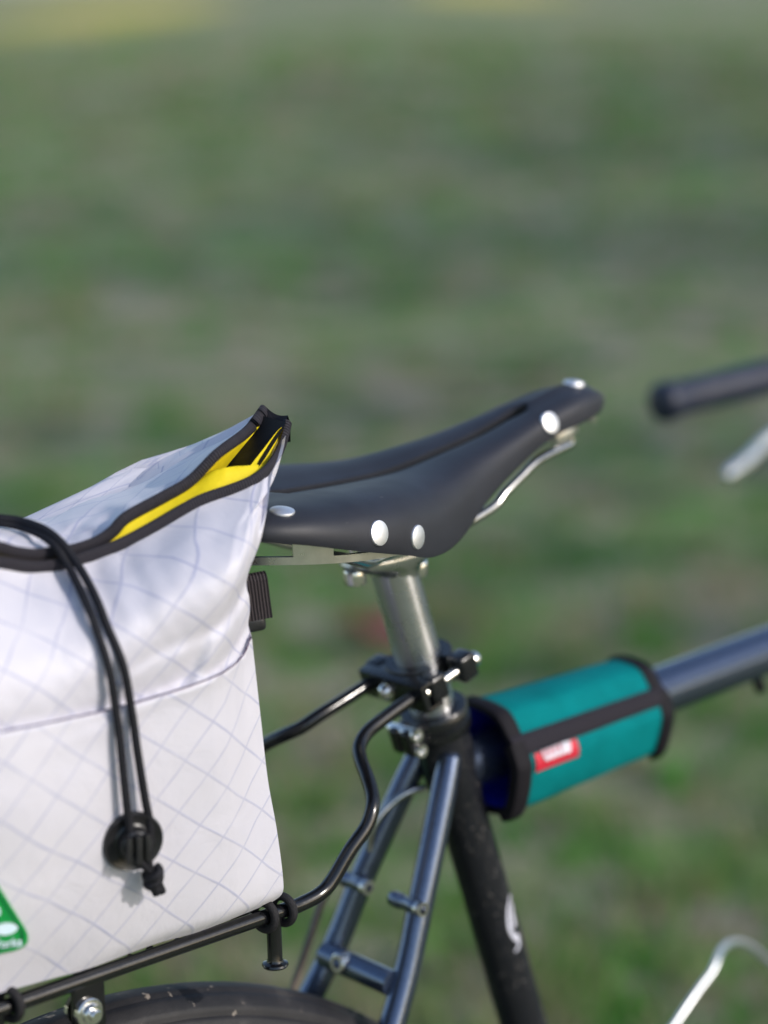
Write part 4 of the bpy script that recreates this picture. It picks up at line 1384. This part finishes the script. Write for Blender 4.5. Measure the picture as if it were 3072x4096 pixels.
def wrap_pt(l, k, off=0.):
    """l 0..1 along, k 0..1 around"""
    def at(sec):
        q = np.vstack([sec, sec[:1]])
        p = wrap_pt.cache.get(id(sec))
        if p is None:
            p = smooth_path(np.vstack([sec[-2:], sec, sec[:3]]), 600)
            # keep the closed middle stretch
            i0 = np.argmin(np.linalg.norm(p - sec[0], axis=1)[:200]); i1 = 300 + np.argmin(np.linalg.norm(p - sec[0], axis=1)[300:])
            p = resample(p[i0:i1 + 1], 241)
            wrap_pt.cache[id(sec)] = p
        x = (k % 1) * 240
        i = int(x); f_ = x - i
        return p[i] * (1 - f_) + p[min(i + 1, 240)] * f_
    a, b_ = at(secL), at(secR)
    s = a * (1 - l) + b_ * l
    s = s + .0010 * mnoise.noise(Vector((l * 4, k * 7, .3))) * unit(s)
    s = s * (1 + off / np.linalg.norm(s))
    x0, x1 = .0215, .1590
    c = TT0 + TTD * ((x0 + (x1 - x0) * l - TT0[0]) / TTD[0])
    return c + TN * s[1] + np.array([0, s[0], 0])


wrap_pt.cache = {}
KF = .218                                                    # where the flap edge lies round the section
nl, nk = 40, 96
outer = np.array([[wrap_pt(l, k) for k in np.linspace(0, 1, nk, endpoint=False)] for l in np.linspace(0, 1, nl)])
inner = np.array([[wrap_pt(l, k, -.0022) for k in np.linspace(0, 1, nk, endpoint=False)] for l in np.linspace(0, 1, nl)])
mb = MB(); V, F = grid(outer, closed_v=True, flip=True); mb.add(V, F)
mb.build('canvas', M['teal'], wrap, sharp=60)
mb = MB(); V, F = grid(inner, closed_v=True); mb.add(V, F)
mb.build('inner_lining', M['blue_lining'], wrap, sharp=60)
# the overlapping lower flap, a second layer on the near side, lifted at its edge
fl = np.array([[wrap_pt(-.012 + .99 * l, KF + (.46 - KF) * q, .0032 * (1 - q) ** .7 + .0004) for q in np.linspace(0, 1, 24)] for l in np.linspace(0, 1, nl)])
V, F = grid(fl, flip=True); MB().add(V, F).build('flap', M['teal'], wrap)


def wrap_strip(l0, l1, k0, k1, off, name, n1=40, n2=8, mat=None, par=None, curve=None, fat=.0012):
    rows = []
    for a in np.linspace(0, 1, n1):
        row = []
        for b_ in np.linspace(0, 1, n2):
            l = l0 + (l1 - l0) * a; k = k0 + (k1 - k0) * b_
            row.append(wrap_pt(l, k, off + fat * math.sin(math.pi * min(max(b_, 0), 1)) ** .5))
        rows.append(row)
    rows = np.array(rows)
    V, F = grid(rows, flip=True)
    uv = np.stack(np.broadcast_arrays(np.linspace(0, 1, n1)[:, None], np.linspace(0, 1, n2)[None] * .05), -1).reshape(-1, 2)
    return MB().add(V, F, uv).build(name, mat or M['wrap_binding'], par or wrap)


def wrap_edge(l0, l1, k0, k1, off, name, nk_=96, fat=.0014):
    rows = []
    for k in np.linspace(k0, k1, nk_):
        rows.append([wrap_pt(l0 + (l1 - l0) * b_, k, off + fat * math.sin(math.pi * b_) ** .5) for b_ in np.linspace(0, 1, 7)] + [wrap_pt(l0 + (l1 - l0) * b_, k, -.0026) for b_ in ((.35, .2, 0) if l0 < .5 else (1, .8, .65))])
    V, F = grid(np.array(rows), closed_v=True)
    return MB().add(V, F).build(name, M['wrap_binding'], wrap)


wrap_edge(-.006, .075, 0, 1, .0008, 'end_binding')
wrap_edge(.925, 1.006, 0, 1, .0008, 'end_binding')
wrap_edge(-.030, .062, KF, .47, .0040, 'flap_end_binding', 30)
wrap_edge(.925, 1.008, KF, .47, .0036, 'flap_end_binding', 30)
wrap_strip(-.020, .99, KF - .018, KF + .040, .0036, 'flap_binding', 50)
# red tag under the flap edge
tg = wrap_strip(.085, .355, KF + .042, KF + .094, .0040, 'red_tag', 14, 6, M['red_tag'], fat=.0003)


def tag_pt(u, v): return wrap_pt(.085 + .27 * u, KF + .040 + .054 * v, .0047)


mb = MB()
for u0, u1 in ((.18, .30), (.30, .42), (.42, .53), (.53, .64), (.64, .74), (.70, .80)):
    mid = (u0 + u1) / 2
    p = smooth_path([tag_pt(u0 + .01, -.02), tag_pt(u0, .25), tag_pt(mid, .52), tag_pt(u1 - .01, .25), tag_pt(u1, .0)], 14)
    tube(mb, p, .0011, 8, ry=.0009)
mb.build('tag_lettering', M['white_print'], tg)

# ================================================================== FALLEN RED LEAF, TREES
rl = U(1515, 2555, z=.02)
o_ = []
for k in range(10):
    a = 2 * np.pi * k / 10
    r = .070 if k % 2 == 0 else .040
    o_.append(rl + [math.cos(a) * r, math.sin(a) * r, .03 * math.cos(a * 2) + .03])
V = np.array(o_ + [rl + [0, 0, .012]]); F = [(k, (k + 1) % 10, 10) for k in range(10)]
lf = link('fallen_leaf', np.vstack([V, V - [0, 0, .002]]), F + [(11 + (k + 1) % 10, 11 + k, 21) for k in range(10)] + [(k, 11 + k, 11 + (k + 1) % 10, (k + 1) % 10) for k in range(10)], simple('red_leaf', (.46, .12, .11), .6, var=.3, vscale=30))
lf['label'] = 'faded red fallen leaf lying on the lawn behind the seatpost'; lf['category'] = 'leaf'

bark = simple('tree_bark', (.10, .075, .055), .9, var=.4, vscale=12, bumps=(25, .8, .03))
leafm = leaf_mat('tree_leaf', [(.035, .075, .018), (.05, .10, .022), (.085, .13, .03)], .5, .35)


def make_tree(R, Fd, h, cr_, label, seed):
    r = np.random.default_rng(seed)
    p = camg + rt * R + fw * Fd
    base = np.array([p[0], p[1], 0.0])
    t = thing('shade_tree', label, 'tree', base, 'row of trees beside the lawn')
    mb = MB()
    tube(mb, smooth_path([base + [0, 0, -.1], base + [.05, .03, h * .25], base + [-.05, .06, h * .55], base + [0, 0, h * .85]], 20), np.linspace(.22, .05, 20), 12)
    for k in range(9):
        a = k * 2.4; z0 = h * (.28 + .05 * k)
        e = np.array([math.cos(a), math.sin(a), .55]) * cr_ * (.75 - .03 * k)
        tube(mb, smooth_path([base + [0, 0, z0], base + [0, 0, z0] + e * .5 + [0, 0, .1], base + [0, 0, z0] + e], 8), np.linspace(.07, .015, 8), 7)
    mb.build('trunk', bark, t)
    n = 1000
    cl = r.normal(size=(70, 3)); cl /= np.linalg.norm(cl, axis=1)[:, None]
    cl *= (r.random(70) ** .4)[:, None] * np.array([cr_, cr_, h * .36]) * .88
    c = cl[r.integers(0, 70, n)] + r.normal(size=(n, 3)) * cr_ * .17
    c += base + [0, 0, h * .60]
    c[:, 2] = np.maximum(c[:, 2], h * .16)
    u = r.normal(size=(n, 3)); u /= np.linalg.norm(u, axis=1)[:, None]
    v = np.cross(u, r.normal(size=(n, 3))); v /= np.linalg.norm(v, axis=1)[:, None]
    s = (.10 + .10 * r.random(n))[:, None]
    V = np.stack([c - u * s, c + v * s * .6, c + u * s, c - v * s * .6], 1).reshape(-1, 3)
    o = link('crown', V, np.arange(4 * n).reshape(-1, 4).tolist(), leafm, t, smooth=False)
    at = o.data.attributes.new('tint', 'FLOAT', 'POINT'); at.data.foreach_set('value', np.repeat(r.random(n), 4))


TREES = [(10.2, .9, 7.0, 2.6), (9.0, 6.4, 7.8, 3.0), (10.0, 11.5, 7.5, 3.2), (9.3, 18.0, 8.0, 3.2), (11.0, 25.0, 7.6, 3.3)]
names = ['broad leafy tree beginning the row beside the lawn', 'leafy tree second in the row beside the lawn', 'leafy tree in the middle of the row beside the lawn', 'tall leafy tree fourth in the row beside the lawn', 'leafy tree ending the row beside the lawn']
for i, (R_, F_, h_, c_) in enumerate(TREES):
    make_tree(R_, F_, h_, c_, names[i], 40 + i)
